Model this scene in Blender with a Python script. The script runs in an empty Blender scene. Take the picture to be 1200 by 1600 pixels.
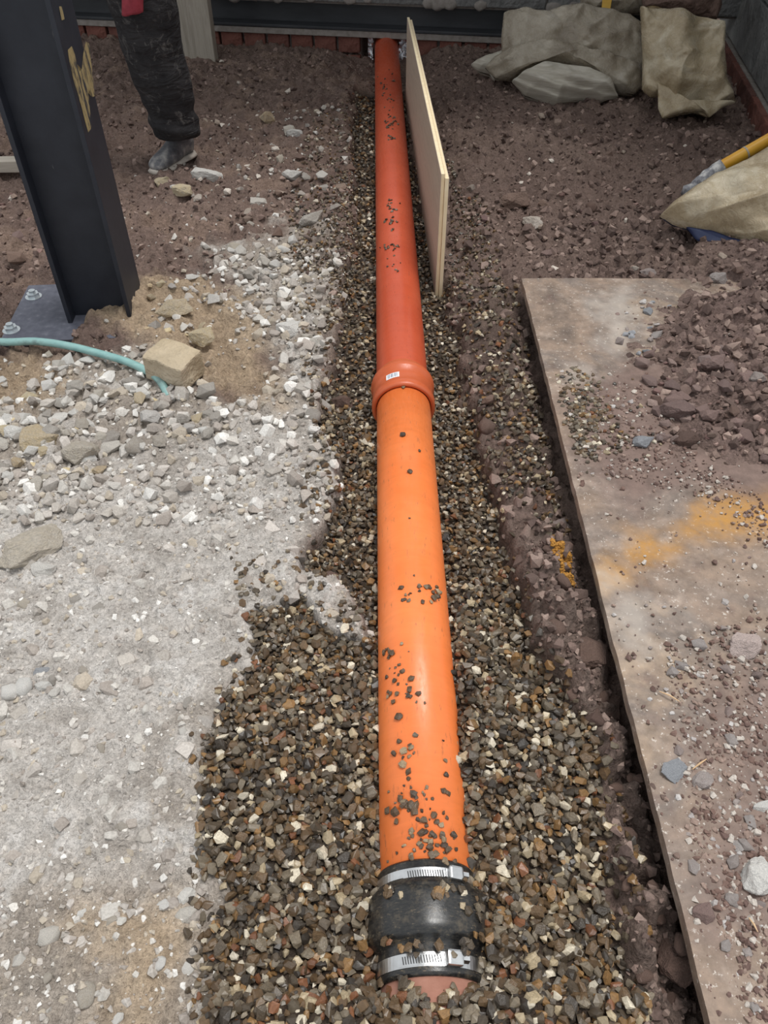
import bpy, bmesh, math, random
import numpy as np
from math import sin, cos, tan, radians, pi, atan2, sqrt
from mathutils import Vector, Matrix, noise as mnoise
random.seed(7); rng = np.random.default_rng(7)
scn = bpy.context.scene
col = scn.collection

# ------------------------------------------------------------------ camera
CAM = np.array([-.053, 0., .95]); PITCH = radians(44.3); YAW = radians(.58); FPX = 1200.
cd = bpy.data.cameras.new('camera'); cam = bpy.data.objects.new('camera', cd); col.objects.link(cam)
cam.location = CAM; cam.rotation_euler = (pi/2-PITCH, 0, -YAW)
cd.sensor_fit = 'VERTICAL'; cd.sensor_height = 36; cd.sensor_width = 27; cd.lens = 36*FPX/1600; cd.clip_start = .02
scn.camera = cam
# ------------------------------------------------------------------ sky, sun, exposure
w = bpy.data.worlds.new('overcast_sky'); scn.world = w; w.use_nodes = True
w.node_tree.nodes['Background'].inputs[0].default_value = (.93, .97, 1.0, 1)
w.node_tree.nodes['Background'].inputs[1].default_value = .74
sl = bpy.data.lights.new('sun', 'SUN'); sl.energy = 2.15; sl.angle = radians(24); sl.color = (1, .975, .94)
so = bpy.data.objects.new('sun', sl); col.objects.link(so)
sd_ = Vector((-.20, -.10, -1.0)); so.rotation_euler = sd_.to_track_quat('-Z', 'Y').to_euler(); so.location = (0, -1, 5)
scn.view_settings.view_transform = 'Standard'; scn.view_settings.look = 'None'
scn.view_settings.gamma = 1; scn.view_settings.use_curve_mapping = False
scn.view_settings.exposure = .12

# ------------------------------------------------------------------ pixel <-> world
_f = np.array([sin(YAW)*cos(PITCH), cos(YAW)*cos(PITCH), -sin(PITCH)])
_r = np.array([cos(YAW), -sin(YAW), 0.]); _u = np.cross(_r, _f)
def ray(px, py): return _f + _r*(px-600)/FPX - _u*(py-800)/FPX
def P(px, py, z=0.):
    d = ray(px, py); return CAM + d*((z-CAM[2])/d[2])
def PY(px, py, Y):
    d = ray(px, py); return CAM + d*(Y/d[1])
def PPL(px, py, o, n):
    d = ray(px, py); n = np.array(n, float); return CAM + d*(np.dot(np.array(o)-CAM, n)/np.dot(d, n))
def depth(p): return float(np.dot(np.asarray(p)-CAM, _f))

# ------------------------------------------------------------------ noise (numpy)
def _h(ix, iy, s):
    n = (ix.astype(np.int64)*374761393 + iy.astype(np.int64)*668265263 + s*1442695041) & 0xffffffff
    n = ((n ^ (n >> 13))*1274126177) & 0xffffffff
    return ((n ^ (n >> 16)) & 0xffff)/65535.*2-1
def vn(x, y, s=0):
    x0 = np.floor(x); y0 = np.floor(y); fx = x-x0; fy = y-y0
    fx = fx*fx*fx*(fx*(fx*6-15)+10); fy = fy*fy*fy*(fy*(fy*6-15)+10)
    a = _h(x0, y0, s); b = _h(x0+1, y0, s); c = _h(x0, y0+1, s); d = _h(x0+1, y0+1, s)
    return (a*(1-fx)+b*fx)*(1-fy) + (c*(1-fx)+d*fx)*fy
def fbm(x, y, f, o=4, s=0, g=.5):
    t = 0; a = 1; n = 0
    for i in range(o):
        t = t + a*vn(x*f+i*17.3, y*f-i*9.1, s+i); n += a; a *= g; f *= 2.03
    return t/n
def ss(a, b, x):
    t = np.clip((x-a)/(b-a), 0, 1); return t*t*(3-2*t)
def sdist(x, y, poly):            # positive inside
    d = np.full(x.shape, 1e9); ins = np.zeros(x.shape, bool); n = len(poly)
    for i in range(n):
        ax, ay = poly[i]; bx, by = poly[(i+1) % n]
        ex, ey = bx-ax, by-ay; L = ex*ex+ey*ey+1e-12
        t = np.clip(((x-ax)*ex+(y-ay)*ey)/L, 0, 1)
        d = np.minimum(d, (x-ax-t*ex)**2+(y-ay-t*ey)**2)
        c = ((ay > y) != (by > y)) & (x < ex*(y-ay)/((by-ay) if by != ay else 1e-9)+ax)
        ins ^= c
    return np.where(ins, 1, -1)*np.sqrt(d)
def W(pts, z=0.): return [tuple(P(a, b, z)[:2]) for a, b in pts]

# ------------------------------------------------------------------ zones of the ground (traced on the ground plane)
GRAVEL = W([(556,128),(545,200),(552,300),(543,400),(528,460),(518,530),(505,600),(498,655),(528,700),(535,770),(500,830),(468,850),
            (474,885),(530,900),(565,960),(580,1010),(520,985),(470,930),(450,945),(400,965),(385,1045),(350,1090),(312,1160),(308,1300),(330,1400),(300,1500),(305,1605),(300,2400),
            (1010,2400),(985,1605),(962,1400),(945,1250),(932,1150),(872,1085),(822,1010),(808,900),(790,800),(770,740),(755,680),(735,610),(720,540),(705,460),(690,400),(660,300),(640,200),(630,128)])
GRAVEL2 = W([(700,440),(800,460),(835,560),(860,660),(885,740),(895,800),(850,800),(800,760),(770,690),(740,600)], .01)
GREY = W([(-700,660),(-150,640),(0,640),(90,590),(220,560),(300,590),(360,620),(430,600),(400,540),(370,470),(360,400),(440,360),(500,380),(530,450),(520,560),(500,650),(540,720),(540,780),
          (480,860),(560,900),(590,1000),(590,1100),(400,1700),(330,2400),(-2000,2400)])
DUST = W([(-400,900),(40,760),(200,720),(330,660),(470,650),(530,740),(500,880),(560,960),(420,1050),(330,1110),(320,1380),(200,1400),(60,1400),(-400,1500)])
TAN = [W([(105,500),(200,440),(235,430),(330,430),(400,480),(440,560),(440,640),(360,630),(300,600),(240,540)]), W([(70,1400),(300,1370),(330,1440),(280,1600),(330,1900),(130,1900),(170,1520),(60,1480)]),
       W([(-100,560),(60,560),(110,610),(60,640),(-100,640)])]
BANK = W([(815,850),(818,1000),(880,1090),(938,1150),(950,1260),(968,1400),(992,1600),(1005,2300),(1400,2300),(1130,1600),(1010,1190),(945,950),(900,800),(862,790)], .03)
HEAP = W([(1075,428),(1020,470),(985,520),(975,560),(1010,610),(1045,640),(1030,690),(1080,715),(1120,740),(1200,765),(1320,800),(1700,800),(1500,300),(1110,330)], .07)
ZB = .056                                   # top of the flat plywood sheet
BO = [P(815,435,ZB)[:2], P(1110,1600,ZB)[:2]]
_bd = (BO[0]-BO[1])/np.linalg.norm(BO[0]-BO[1])
_bn = np.array([_bd[1], -_bd[0]])           # to the right of the left edge
def board_uv(x, y): return (x-BO[0][0])*_bn[0]+(y-BO[0][1])*_bn[1], (x-BO[0][0])*_bd[0]+(y-BO[0][1])*_bd[1]

def fields(x, y):
    n1 = fbm(x, y, 9, 4, 11); n2 = fbm(x, y, 28, 3, 23)
    d = .035*n1+.02*n2
    g = ss(-.008, .012, sdist(x, y, GRAVEL)+.022*n1+.014*n2)
    g2 = ss(-.03, .05, sdist(x, y, GRAVEL2)+.06*n2+.02)*.8
    wd = .03+.11*ss(1.2, 1.9, y); gr = ss(-wd, wd*.7, sdist(x, y, GREY)+(1.3+1.5*ss(1.2, 1.9, y))*d)
    du = ss(-.08, .08, sdist(x, y, DUST)+2*d)
    ta = np.zeros_like(x)
    for t in TAN: ta = np.maximum(ta, ss(-.04, .05, sdist(x, y, t)+1.6*d))
    bk = ss(-.006, .014, sdist(x, y, BANK)+.012*n2+.01*n1)
    hp = ss(-.03, .15, sdist(x, y, HEAP)+.05*n2+.03*n1)
    return g, g2, gr, du, ta, bk, hp, n1, n2
def H(x, y, F=None):
    x = np.asarray(x, float); y = np.asarray(y, float)
    g, g2, gr, du, ta, bk, hp, n1, n2 = F if F is not None else fields(x, y)
    cl = np.abs(fbm(x, y, 22, 3, 5)); fine = fbm(x, y, 70, 3, 9)
    right = ss(.09, .24, x-.02*n1)*ss(.3, .9, y)
    z = .0+.020*n1+.034*(cl-.25)+.010*fine + right*.026
    z = z + .035*np.exp(-(((x-.42)/.16)**2+((y-2.75)/.35)**2))
    z = z + ss(.0, .5, x-1.25)*.05
    zg = .004+.007*n1+.012*(cl-.25)*(1-.6*du)+.0075*fine+.006*np.abs(fbm(x, y, 45, 3, 77))+.012*(cl-.25)*ss(.95, 1.2, y)
    z = z*(1-gr)+zg*gr
    zb = .030+.020*n1+.075*(cl-.22)+.012*fine
    z = z*(1-bk)+zb*bk
    zv = -.034+.030*ss(.95, .45, y)+.054*ss(.240, .20, y)+.022*ss(.17, .11, y)+.010*n1+.008*ss(0, .05, x)*ss(.8, .5, y)+.012*ss(.1,.2,-x)*ss(1., .6, y)
    zv = zv+.024*np.exp(-((x-.066)/.03)**2)*ss(1.0, .78, y)*ss(.22, .3, y)*np.clip(.5+1.6*n1+.8*n2, 0, 1.4)+.016*np.exp(-((np.abs(x)-.085)/.03)**2)*ss(.38, .33, y)
    z = z*(1-g)+zv*g
    u, v = board_uv(x, y)
    on = ss(-.015, .03, u)*ss(.03, -.02, v)
    z = z-.045*ss(-.055, .0, u)*ss(.02, -.06, v)*(1-g)
    z = np.where(on > 0, z*(1-on)+np.minimum(z, .012)*on, z)
    zh = ZB+.008+.018*n1+.034*(cl-.2)+.012*fine+.02*ss(.0, .25, sdist(x, y, HEAP))
    z = np.where(hp > .01, np.maximum(z, ZB-.008+hp*(zh-ZB+.008)), z)
    # bedding of the column's base plate and the trench at the wall opening
    pl = ss(.03, 0., np.maximum(np.abs(x+.85)-.085, np.abs(y-1.68)-.14))
    z = z+.016*ss(.05, 0., np.maximum(np.abs(x+.64)-.12, np.abs(y-1.66)-.12))
    z = z*(1-pl)+(-.016+.004*fine)*pl
    z = z-.05*ss(.3, .05, np.abs(x))*ss(3.2, 3.7, y)
    return z
def h1(x, y): return float(H(np.array([x]), np.array([y]))[0])

# ------------------------------------------------------------------ helpers
def lin(r, g, b): return tuple((c/255/12.92 if c <= 10 else ((c/255+.055)/1.055)**2.4) for c in (r, g, b))
def tag(o, label=None, cat=None, group=None, kind=None):
    if label: o['label'] = label
    if cat: o['category'] = cat
    if group: o['group'] = group
    if kind: o['kind'] = kind
    return o
def link(name, me, m=None, parent=None, smooth=False):
    o = bpy.data.objects.new(name, me); col.objects.link(o)
    if m is not None and len(me.materials) == 0: me.materials.append(m)
    if parent is not None: o.parent = parent
    if smooth and len(me.polygons): me.polygons.foreach_set('use_smooth', [True]*len(me.polygons))
    return o
def mesh(name, v, f):
    me = bpy.data.meshes.new(name); me.from_pydata([tuple(p) for p in v], [], f); me.update(); return me
def tri_mesh(name, V, T):
    me = bpy.data.meshes.new(name); n = len(V); t = len(T)
    me.vertices.add(n); me.vertices.foreach_set('co', V.astype(np.float32).ravel())
    k = T.shape[1]
    me.loops.add(t*k); me.loops.foreach_set('vertex_index', T.astype(np.int32).ravel())
    me.polygons.add(t); me.polygons.foreach_set('loop_start', np.arange(0, t*k, k, dtype=np.int32))
    me.update(); me.validate(); me.polygons.foreach_set('use_smooth', [False]*len(me.polygons)); return me
def set_col(me, C, name='Col'):
    a = me.attributes.new(name, 'FLOAT_COLOR', 'POINT')
    C4 = np.ones((len(C), 4), np.float32); C4[:, :3] = C; a.data.foreach_set('color', C4.ravel())
def empty(name, loc=(0, 0, 0), rz=0):
    o = bpy.data.objects.new(name, None); col.objects.link(o); o.location = loc; o.rotation_euler = (0, 0, rz); o.empty_display_size = .05; return o
def bm_mesh(name, bm):
    me = bpy.data.meshes.new(name); bm.normal_update(); bm.to_mesh(me); bm.free(); return me
def box_me(name, sx, sy, sz, c=(0, 0, 0), bev=0, rough=0, seed=0, cuts=0):
    bm = bmesh.new(); bmesh.ops.create_cube(bm, size=1)
    for v in bm.verts: v.co = Vector((v.co.x*sx+c[0], v.co.y*sy+c[1], v.co.z*sz+c[2]))
    if bev: bmesh.ops.bevel(bm, geom=bm.edges[:], offset=bev, segments=2, affect='EDGES', profile=.6)
    if cuts: bmesh.ops.subdivide_edges(bm, edges=bm.edges[:], cuts=cuts, use_grid_fill=True)
    if rough:
        for v in bm.verts: v.co += Vector(mnoise.noise_vector(v.co*25+Vector((seed*3.1, 0, 0))))*rough
    return bm_mesh(name, bm)
def lathe_y(name, prof, segs=64, a0=0, a1=2*pi, cap=False):   # prof: (radius, y)
    full = abs(a1-a0-2*pi) < 1e-6; n = segs if full else segs+1; v = []; f = []
    for r, y in prof:
        for i in range(n):
            a = a0+(a1-a0)*i/segs; v.append((r*cos(a), y, r*sin(a)))
    for j in range(len(prof)-1):
        for i in range(segs):
            k = (i+1) % n; f.append((j*n+i, j*n+k, (j+1)*n+k, (j+1)*n+i))
    me = mesh(name, v, f); bm = bmesh.new(); bm.from_mesh(me); bmesh.ops.recalc_face_normals(bm, faces=bm.faces[:]); bm.to_mesh(me); bm.free(); return me
def loft(name, rings, caps=True):            # rings: lists of equal-length points
    n = len(rings[0]); v = [p for r in rings for p in r]; f = []
    for j in range(len(rings)-1):
        for i in range(n): f.append((j*n+i, j*n+(i+1) % n, (j+1)*n+(i+1) % n, (j+1)*n+i))
    if caps: f.append(tuple(range(n))[::-1]); f.append(tuple((len(rings)-1)*n+i for i in range(n)))
    me = mesh(name, v, f); bm = bmesh.new(); bm.from_mesh(me); bmesh.ops.recalc_face_normals(bm, faces=bm.faces[:]); bm.to_mesh(me); bm.free(); return me
def tube(name, pts, rad, n=14):
    pts = [Vector(p) for p in pts]; rings = []
    for i, p in enumerate(pts):
        t = (pts[min(i+1, len(pts)-1)]-pts[max(i-1, 0)]).normalized()
        a = t.cross(Vector((0, 0, 1))); a = a.normalized() if a.length > 1e-4 else Vector((1, 0, 0)); b = a.cross(t)
        r = rad[i] if hasattr(rad, '__len__') else rad
        rings.append([p+(a*cos(2*pi*k/n)+b*sin(2*pi*k/n))*r for k in range(n)])
    return loft(name, rings)
def smooth_path(pts, k=8):
    pts = [Vector(p) for p in pts]; out = []
    for i in range(len(pts)-1):
        p0 = pts[max(i-1, 0)]; p1 = pts[i]; p2 = pts[i+1]; p3 = pts[min(i+2, len(pts)-1)]
        for j in range(k):
            t = j/k; out.append(.5*((2*p1)+(p2-p0)*t+(2*p0-5*p1+4*p2-p3)*t*t+(3*p1-p0-3*p2+p3)*t**3))
    out.append(pts[-1]); return out

# ------------------------------------------------------------------ materials
MATS = {}
class NT:
    def __init__(s, name):
        s.m = bpy.data.materials.new(name); s.m.use_nodes = True; s.t = s.m.node_tree; s.b = s.t.nodes['Principled BSDF']
        MATS[name] = s.m
    def n(s, k, **kw):
        x = s.t.nodes.new(k)
        for a, b in kw.items():
            if a.startswith('i_'): x.inputs[a[2:].replace('_', ' ')].default_value = b
            else: setattr(x, a, b)
        return x
    def l(s, a, b): s.t.links.new(a, b)
    def coord(s, kind='Object', sc=None):
        c = s.n('ShaderNodeTexCoord').outputs[kind]
        if sc:
            mp = s.n('ShaderNodeMapping'); mp.inputs['Scale'].default_value = sc; s.l(c, mp.inputs['Vector']); c = mp.outputs[0]
        return c
    def noise(s, co, scale, det=4, rough=.55, dist=0):
        x = s.n('ShaderNodeTexNoise'); x.inputs['Scale'].default_value = scale; x.inputs['Detail'].default_value = det
        x.inputs['Roughness'].default_value = rough; x.inputs['Distortion'].default_value = dist; s.l(co, x.inputs['Vector']); return x.outputs['Fac']
    def ramp(s, fac, stops):
        x = s.n('ShaderNodeValToRGB'); e = x.color_ramp.elements
        while len(e) < len(stops): e.new(.5)
        for i, (p, c) in enumerate(stops): e[i].position = p; e[i].color = (*c, 1) if len(c) == 3 else c
        s.l(fac, x.inputs[0]); return x.outputs[0]
    def mix(s, fac, a, b, mode='MIX'):
        x = s.n('ShaderNodeMix', data_type='RGBA', blend_type=mode)
        for v, i in ((fac, 0), (a, 6), (b, 7)):
            if hasattr(v, 'links'): s.l(v, x.inputs[i])
            else: x.inputs[i].default_value = v if not isinstance(v, tuple) else (*v[:3], 1)
        return x.outputs[2]
    def bump(s, h, st, dist=.01, prev=None):
        x = s.n('ShaderNodeBump'); x.inputs['Strength'].default_value = st; x.inputs['Distance'].default_value = dist; s.l(h, x.inputs['Height'])
        if prev is not None: s.l(prev, x.inputs['Normal'])
        return x.outputs[0]
    def out(s, colr=None, rough=None, nrm=None, metal=None, spec=None):
        for v, i in ((colr, 'Base Color'), (rough, 'Roughness'), (nrm, 'Normal'), (metal, 'Metallic'), (spec, 'Specular IOR Level')):
            if v is None: continue
            if hasattr(v, 'links'): s.l(v, s.b.inputs[i])
            else: s.b.inputs[i].default_value = (*v, 1) if isinstance(v, tuple) else v
        return s.m
def simple(name, stops, scale=20, rough=.7, bump=.2, bd=.004, sc=None, det=5, metal=0, bscale=None, spec=.5, dist=0):
    t = NT(name); co = t.coord('Object', sc); f = t.noise(co, scale, det, .6, dist)
    c = t.ramp(f, stops); f2 = t.noise(co, bscale or scale*3, 4)
    return t.out(c, rough, t.bump(f2, bump, bd), metal, spec)
def stone_mat(name, ramp_stops, dust=None, rough=.8, spec=.35):
    t = NT(name); oi = t.n('ShaderNodeObjectInfo'); c = t.ramp(oi.outputs['Random'], ramp_stops)
    co = t.coord('Object'); f = t.noise(co, 3.0, 5, .65); g = t.noise(co, 11, 4, .6)
    c = t.mix(t.ramp(f, [(.35, (0, 0, 0)), (.7, (1, 1, 1))]), c, t.mix(.45, c, dust or (.5, .47, .44)))
    c = t.mix(.55, c, t.ramp(g, [(.3, (.55, .55, .55)), (.7, (1.25, 1.22, 1.18))]), 'MULTIPLY')
    return t.out(c, rough, t.bump(g, .5, .08), None, spec)

t = NT('ground'); co = t.coord('Object')
a = t.n('ShaderNodeAttribute', attribute_name='Col').outputs['Color']
wt = t.n('ShaderNodeAttribute', attribute_name='Wet').outputs['Color']
f1 = t.noise(co, 45, 6, .7); f2 = t.noise(co, 170, 4, .65); f3 = t.noise(co, 420, 2, .6)
c = t.mix(.75, a, t.ramp(f1, [(.3, (.70, .68, .66)), (.5, (1, 1, 1)), (.72, (1.28, 1.26, 1.24))]), 'MULTIPLY')
c = t.mix(.8, c, t.ramp(f2, [(.3, (.66, .65, .64)), (.5, (1, 1, 1)), (.72, (1.4, 1.4, 1.4))]), 'MULTIPLY')
c = t.mix(.5, c, t.ramp(f3, [(.35, (.8, .8, .8)), (.5, (1, 1, 1)), (.68, (1.3, 1.3, 1.3))]), 'MULTIPLY')
vo = t.n('ShaderNodeTexVoronoi', feature='F1'); vo.inputs['Scale'].default_value = 75; t.l(co, vo.inputs['Vector'])
vo2 = t.n('ShaderNodeTexVoronoi', feature='F1'); vo2.inputs['Scale'].default_value = 210; t.l(co, vo2.inputs['Vector'])
nb = t.bump(f1, .7, .014); nb = t.bump(vo.outputs['Distance'], .45, .006, nb); nb = t.bump(vo2.outputs['Distance'], .4, .0025, nb); nb = t.bump(f2, .6, .005, nb); nb = t.bump(f3, .4, .002, nb)
G_GROUND = t.out(c, t.ramp(wt, [(0, (.92,)*3), (1, (.7,)*3)]), nb, None, .25)

def attr_mat(name, rough, spec, bs=350, bst=.3):
    t = NT(name); a = t.n('ShaderNodeAttribute', attribute_name='Col').outputs['Color']; co = t.coord('Object')
    g = t.noise(co, bs, 3, .6); c = t.mix(.7, a, t.ramp(g, [(.3, (.72, .7, .68)), (.7, (1.22, 1.2, 1.18))]), 'MULTIPLY')
    return t.out(c, rough, t.bump(g, bst, .001), None, spec)
M_GRAVEL = attr_mat('wet_gravel', .38, .5)
M_GRIT = attr_mat('dusty_grit', .9, .25)
M_CRUMB = attr_mat('soil_crumb', .88, .25)
PEB = [(.26, lin(104,84,62)), (.20, lin(86,75,62)), (.20, lin(122,111,95)), (.10, lin(66,59,52)), (.08, lin(140,108,70)), (.08, lin(176,160,132)), (.05, lin(214,204,184)), (.03, lin(126,84,58))]
def ramp_from(pal):
    s = []; p = 0
    for wgt, c in pal: s.append((min(p, .999), c)); p += wgt
    return s
t = NT('pebble'); oi = t.n('ShaderNodeObjectInfo'); r_ = t.n('ShaderNodeValToRGB'); r_.color_ramp.interpolation = 'CONSTANT'
e = r_.color_ramp.elements
st = ramp_from(PEB)
while len(e) < len(st): e.new(.5)
for i, (p, c) in enumerate(st): e[i].position = p; e[i].color = (*c, 1)
t.l(oi.outputs['Random'], r_.inputs[0]); co = t.coord('Object'); g = t.noise(co, 3, 4, .6)
c = t.mix(.8, r_.outputs[0], t.ramp(g, [(.3, (.6, .58, .55)), (.7, (1.3, 1.27, 1.22))]), 'MULTIPLY')
M_PEBBLE = t.out(c, .36, t.bump(g, .25, .1), None, .5)
t = NT('dark_pebble'); oi = t.n('ShaderNodeObjectInfo'); co = t.coord('Object'); g = t.noise(co, 3, 4, .6)
c = t.ramp(oi.outputs['Random'], [(0, lin(84,66,50)), (.4, lin(104,84,64)), (.7, lin(72,60,52)), (.9, lin(140,122,98)), (1, lin(170,152,124))])
c = t.mix(.8, c, t.ramp(g, [(.3, (.6, .58, .55)), (.7, (1.3, 1.27, 1.22))]), 'MULTIPLY')
M_PEBDARK = t.out(c, .36, t.bump(g, .25, .1), None, .5)
M_RUBBLE = stone_mat('grey_rubble', [(0, lin(172,166,158)), (.3, lin(150,143,136)), (.55, lin(186,176,160)), (.75, lin(206,202,196)), (.9, lin(226,224,220)), (1, lin(138,128,124))])
M_TANST = stone_mat('tan_limestone', [(0, lin(186,168,140)), (.5, lin(200,184,150)), (1, lin(168,146,116))])
M_WHITEST = stone_mat('white_stone', [(0, lin(220,217,212)), (.5, lin(208,206,202)), (1, lin(228,223,214))], (.72, .70, .68))
M_SOILST = stone_mat('soil_stone', [(0, lin(120,98,88)), (.3, lin(140,118,106)), (.6, lin(112,92,86)), (.8, lin(160,142,128)), (.94, lin(205,196,186)), (1, lin(96,78,72))], lin(130,108,96))
M_REDST = stone_mat('red_stone', [(0, lin(128,107,102)), (.35, lin(148,125,119)), (.6, lin(114,96,93)), (.85, lin(170,148,140)), (1, lin(132,118,116))], lin(126,106,100))
M_GREYST = stone_mat('board_stone', [(0, lin(150,140,136)), (.3, lin(168,162,160)), (.6, lin(140,118,112)), (.85, lin(190,186,184)), (1, lin(120,104,100))], lin(140,124,116))
M_PINKST = stone_mat('pinkish_stone', [(0, lin(196,178,172)), (1, lin(204,188,182))], lin(186,172,168))
M_SLATE = stone_mat('blue_slate_stone', [(0, lin(146,149,155)), (1, lin(164,166,170))], lin(132,134,140), .6)
M_MUDST = stone_mat('muddy_stone', [(0, lin(104,84,76)), (.5, lin(124,102,92)), (1, lin(92,74,68))], lin(96,76,68))

def pipe_mat(name, c1, c2, mud, streak):
    t = NT(name); co = t.coord('Object'); f = t.noise(co, 7, 4); c = t.ramp(f, [(.35, c1), (.7, c2)])
    s = t.noise(t.coord('Object', (160, 40, 160)), 1, 4, .7)
    c = t.mix(t.ramp(s, [(streak, (0, 0, 0)), (streak+.10, (.55, .55, .55))]), c, mud)
    sw = t.noise(t.coord('Object', (14, 60, 14)), 1, 3, .6, 1.2)
    c = t.mix(.35, c, t.ramp(sw, [(.35, (.86, .84, .82)), (.6, (1.05, 1.05, 1.05))]), 'MULTIPLY')
    return t.out(c, t.ramp(s, [(.4, (.30,)*3), (.7, (.5,)*3)]), t.bump(s, .08, .001), None, .5)
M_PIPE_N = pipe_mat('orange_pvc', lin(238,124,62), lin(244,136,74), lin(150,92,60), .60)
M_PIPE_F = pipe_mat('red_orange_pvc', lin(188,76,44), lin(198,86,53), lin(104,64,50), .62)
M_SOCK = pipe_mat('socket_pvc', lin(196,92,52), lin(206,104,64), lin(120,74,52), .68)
M_CLAY = simple('pink_clay', [(.3, lin(168,116,98)), (.7, lin(190,140,122))], 30, .6, .2)
t = NT('black_rubber'); co = t.coord('Object'); f = t.noise(co, 90, 5, .7); g = t.noise(t.coord('Object', (140, 500, 140)), 1, 3, .7)
c = t.ramp(g, [(.4, (.012, .012, .013)), (.62, (.03, .028, .025)), (.70, lin(112,98,78))])
c = t.mix(t.ramp(t.noise(co, 55, 5, .75), [(.52, (0,)*3), (.70, (.75,)*3)]), c, lin(92,82,68))
M_RUBBER = t.out(c, t.ramp(f, [(.35, (.22,)*3), (.7, (.42,)*3)]), t.bump(f, .15, .002), None, .6)
M_STEEL = simple('stainless_steel', [(.3, (.62, .62, .62)), (.7, (.8, .8, .8))], 60, .28, .1, .001, metal=1)
M_DARKSLOT = simple('slot_dark', [(0, (.05, .05, .05)), (1, (.09, .09, .09))], 60, .5, .1, .001)
M_LABEL = simple('white_label', [(0, lin(236,236,240)), (1, lin(246,246,248))], 30, .4, .02, .0005)
M_BARS = simple('barcode_ink', [(0, lin(120,130,150)), (1, lin(140,150,168))], 60, .5, .02, .0005)
t = NT('navy_steel_paint'); co = t.coord('Object'); f = t.noise(co, 14, 5, .65); g = t.noise(t.coord('Object', (60, 60, 14)), 1, 4, .65)
c = t.ramp(f, [(.3, lin(30,33,42)), (.7, lin(44,47,56))]); c = t.mix(t.ramp(g, [(.68, (0, 0, 0)), (.76, (.5, .5, .5))]), c, lin(110,108,108))
M_COLUMN = t.out(c, .5, t.bump(f, .1, .002), None, .4)
t = NT('tan_primer'); co = t.coord('Object', (1, 1, .25)); f = t.noise(co, 55, 6, .75); g = t.noise(t.coord('Object'), 70, 4)
c = t.ramp(g, [(.35, lin(140,122,84)), (.55, lin(166,148,104)), (.75, lin(128,116,92))])
c = t.mix(t.ramp(f, [(.50, (0,)*3), (.56, (1,)*3)]), c, lin(46,48,56))
M_PRIMER = t.out(c, .6, t.bump(g, .2, .001))
M_PLATE = simple('plate_paint', [(.3, lin(78,80,92)), (.6, lin(96,98,110)), (.8, lin(130,130,138))], 60, .6, .2, .001)
M_ZINC = simple('zinc_bolt', [(.3, (.55, .6, .62)), (.7, (.8, .84, .86))], 80, .35, .2, .001, metal=.8)
M_BEAM = simple('dark_beam_paint', [(.3, lin(40,42,46)), (.7, lin(60,62,66))], 18, .45, .15, .002, (.3, 1, 1))
M_MORTAR = simple('mortar', [(.3, lin(122,114,108)), (.7, lin(152,146,140))], 40, .9, .5, .003)
M_BRICK = stone_mat('red_brick', [(0, lin(108,64,55)), (.5, lin(120,72,62)), (1, lin(98,62,55))], lin(116,90,82), .9)
M_BLOCK = stone_mat('grey_block', [(0, lin(112,112,112)), (1, lin(134,134,132))], lin(120,120,118), .95)
M_TIMBER = simple('weathered_timber', [(.3, lin(138,130,118)), (.55, lin(164,156,144)), (.8, lin(120,112,102))], 4, .8, .3, .003, (20, 20, 1.5), dist=.6)
M_PALEWOOD = simple('pale_timber', [(.3, lin(170,160,146)), (.7, lin(190,182,170))], 6, .8, .2, .002, (2, 30, 30))
M_PLYFACE = simple('plywood_face', [(.3, lin(166,148,130)), (.55, lin(184,167,149)), (.8, lin(150,132,116))], 3, .65, .12, .001, (8, 2, 30), dist=.8)
M_PLY1 = simple('ply_edge_pale', [(.3, lin(226,206,166)), (.7, lin(240,224,190))], 20, .75, .2, .001, (1, 6, 1))
M_PLY2 = simple('ply_edge_dark', [(.3, lin(160,130,96)), (.7, lin(182,152,116))], 20, .75, .2, .001, (1, 6, 1))
M_HOSE = simple('teal_hose', [(.3, lin(120,164,162)), (.55, lin(146,184,180)), (.75, lin(104,124,122))], 50, .45, .15, .001, (.4, 1, 1))
M_SAND = None
t = NT('tan_plastic_bag'); co = t.coord('Object'); f = t.noise(co, 9, 5, .6, .6); g = t.noise(t.coord('Object', (1, 1, 1)), 420, 2)
wv = t.noise(co, 30, 5, .65, 2.2)
c = t.ramp(f, [(.3, lin(150,132,104)), (.5, lin(178,162,134)), (.72, lin(206,196,174))])
nb = t.bump(wv, .45, .012); nb = t.bump(g, .2, .001, nb)
M_BAG = t.out(c, t.ramp(wv, [(.4, (.16,)*3), (.6, (.36,)*3)]), nb, None, .55)
t = NT('olive_plastic_bag'); co = t.coord('Object'); f = t.noise(co, 8, 5, .6, .6); wv = t.noise(co, 26, 5, .65, 2.2); g = t.noise(co, 420, 2)
c = t.ramp(f, [(.3, lin(126,114,98)), (.5, lin(156,145,128)), (.72, lin(184,175,160))])
nb = t.bump(wv, .45, .012); nb = t.bump(g, .2, .001, nb)
M_BAG2 = t.out(c, t.ramp(wv, [(.4, (.16,)*3), (.6, (.36,)*3)]), nb, None, .55)
M_WOVEN = simple('woven_grey_bag', [(.3, lin(168,160,144)), (.7, lin(202,196,184))], 12, .55, .4, .004, (1, 1, 8), dist=.5)
M_NAVY = simple('navy_print', [(.3, lin(30,40,74)), (.7, lin(48,58,92))], 30, .45, .1, .001)
M_YELLOWP = simple('yellow_print', [(.3, lin(196,150,40)), (.7, lin(214,170,60))], 30, .45, .1, .001)
M_SHAFT = simple('yellow_shaft', [(.3, lin(214,154,38)), (.7, lin(232,178,62))], 12, .4, .05, .001)
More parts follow.
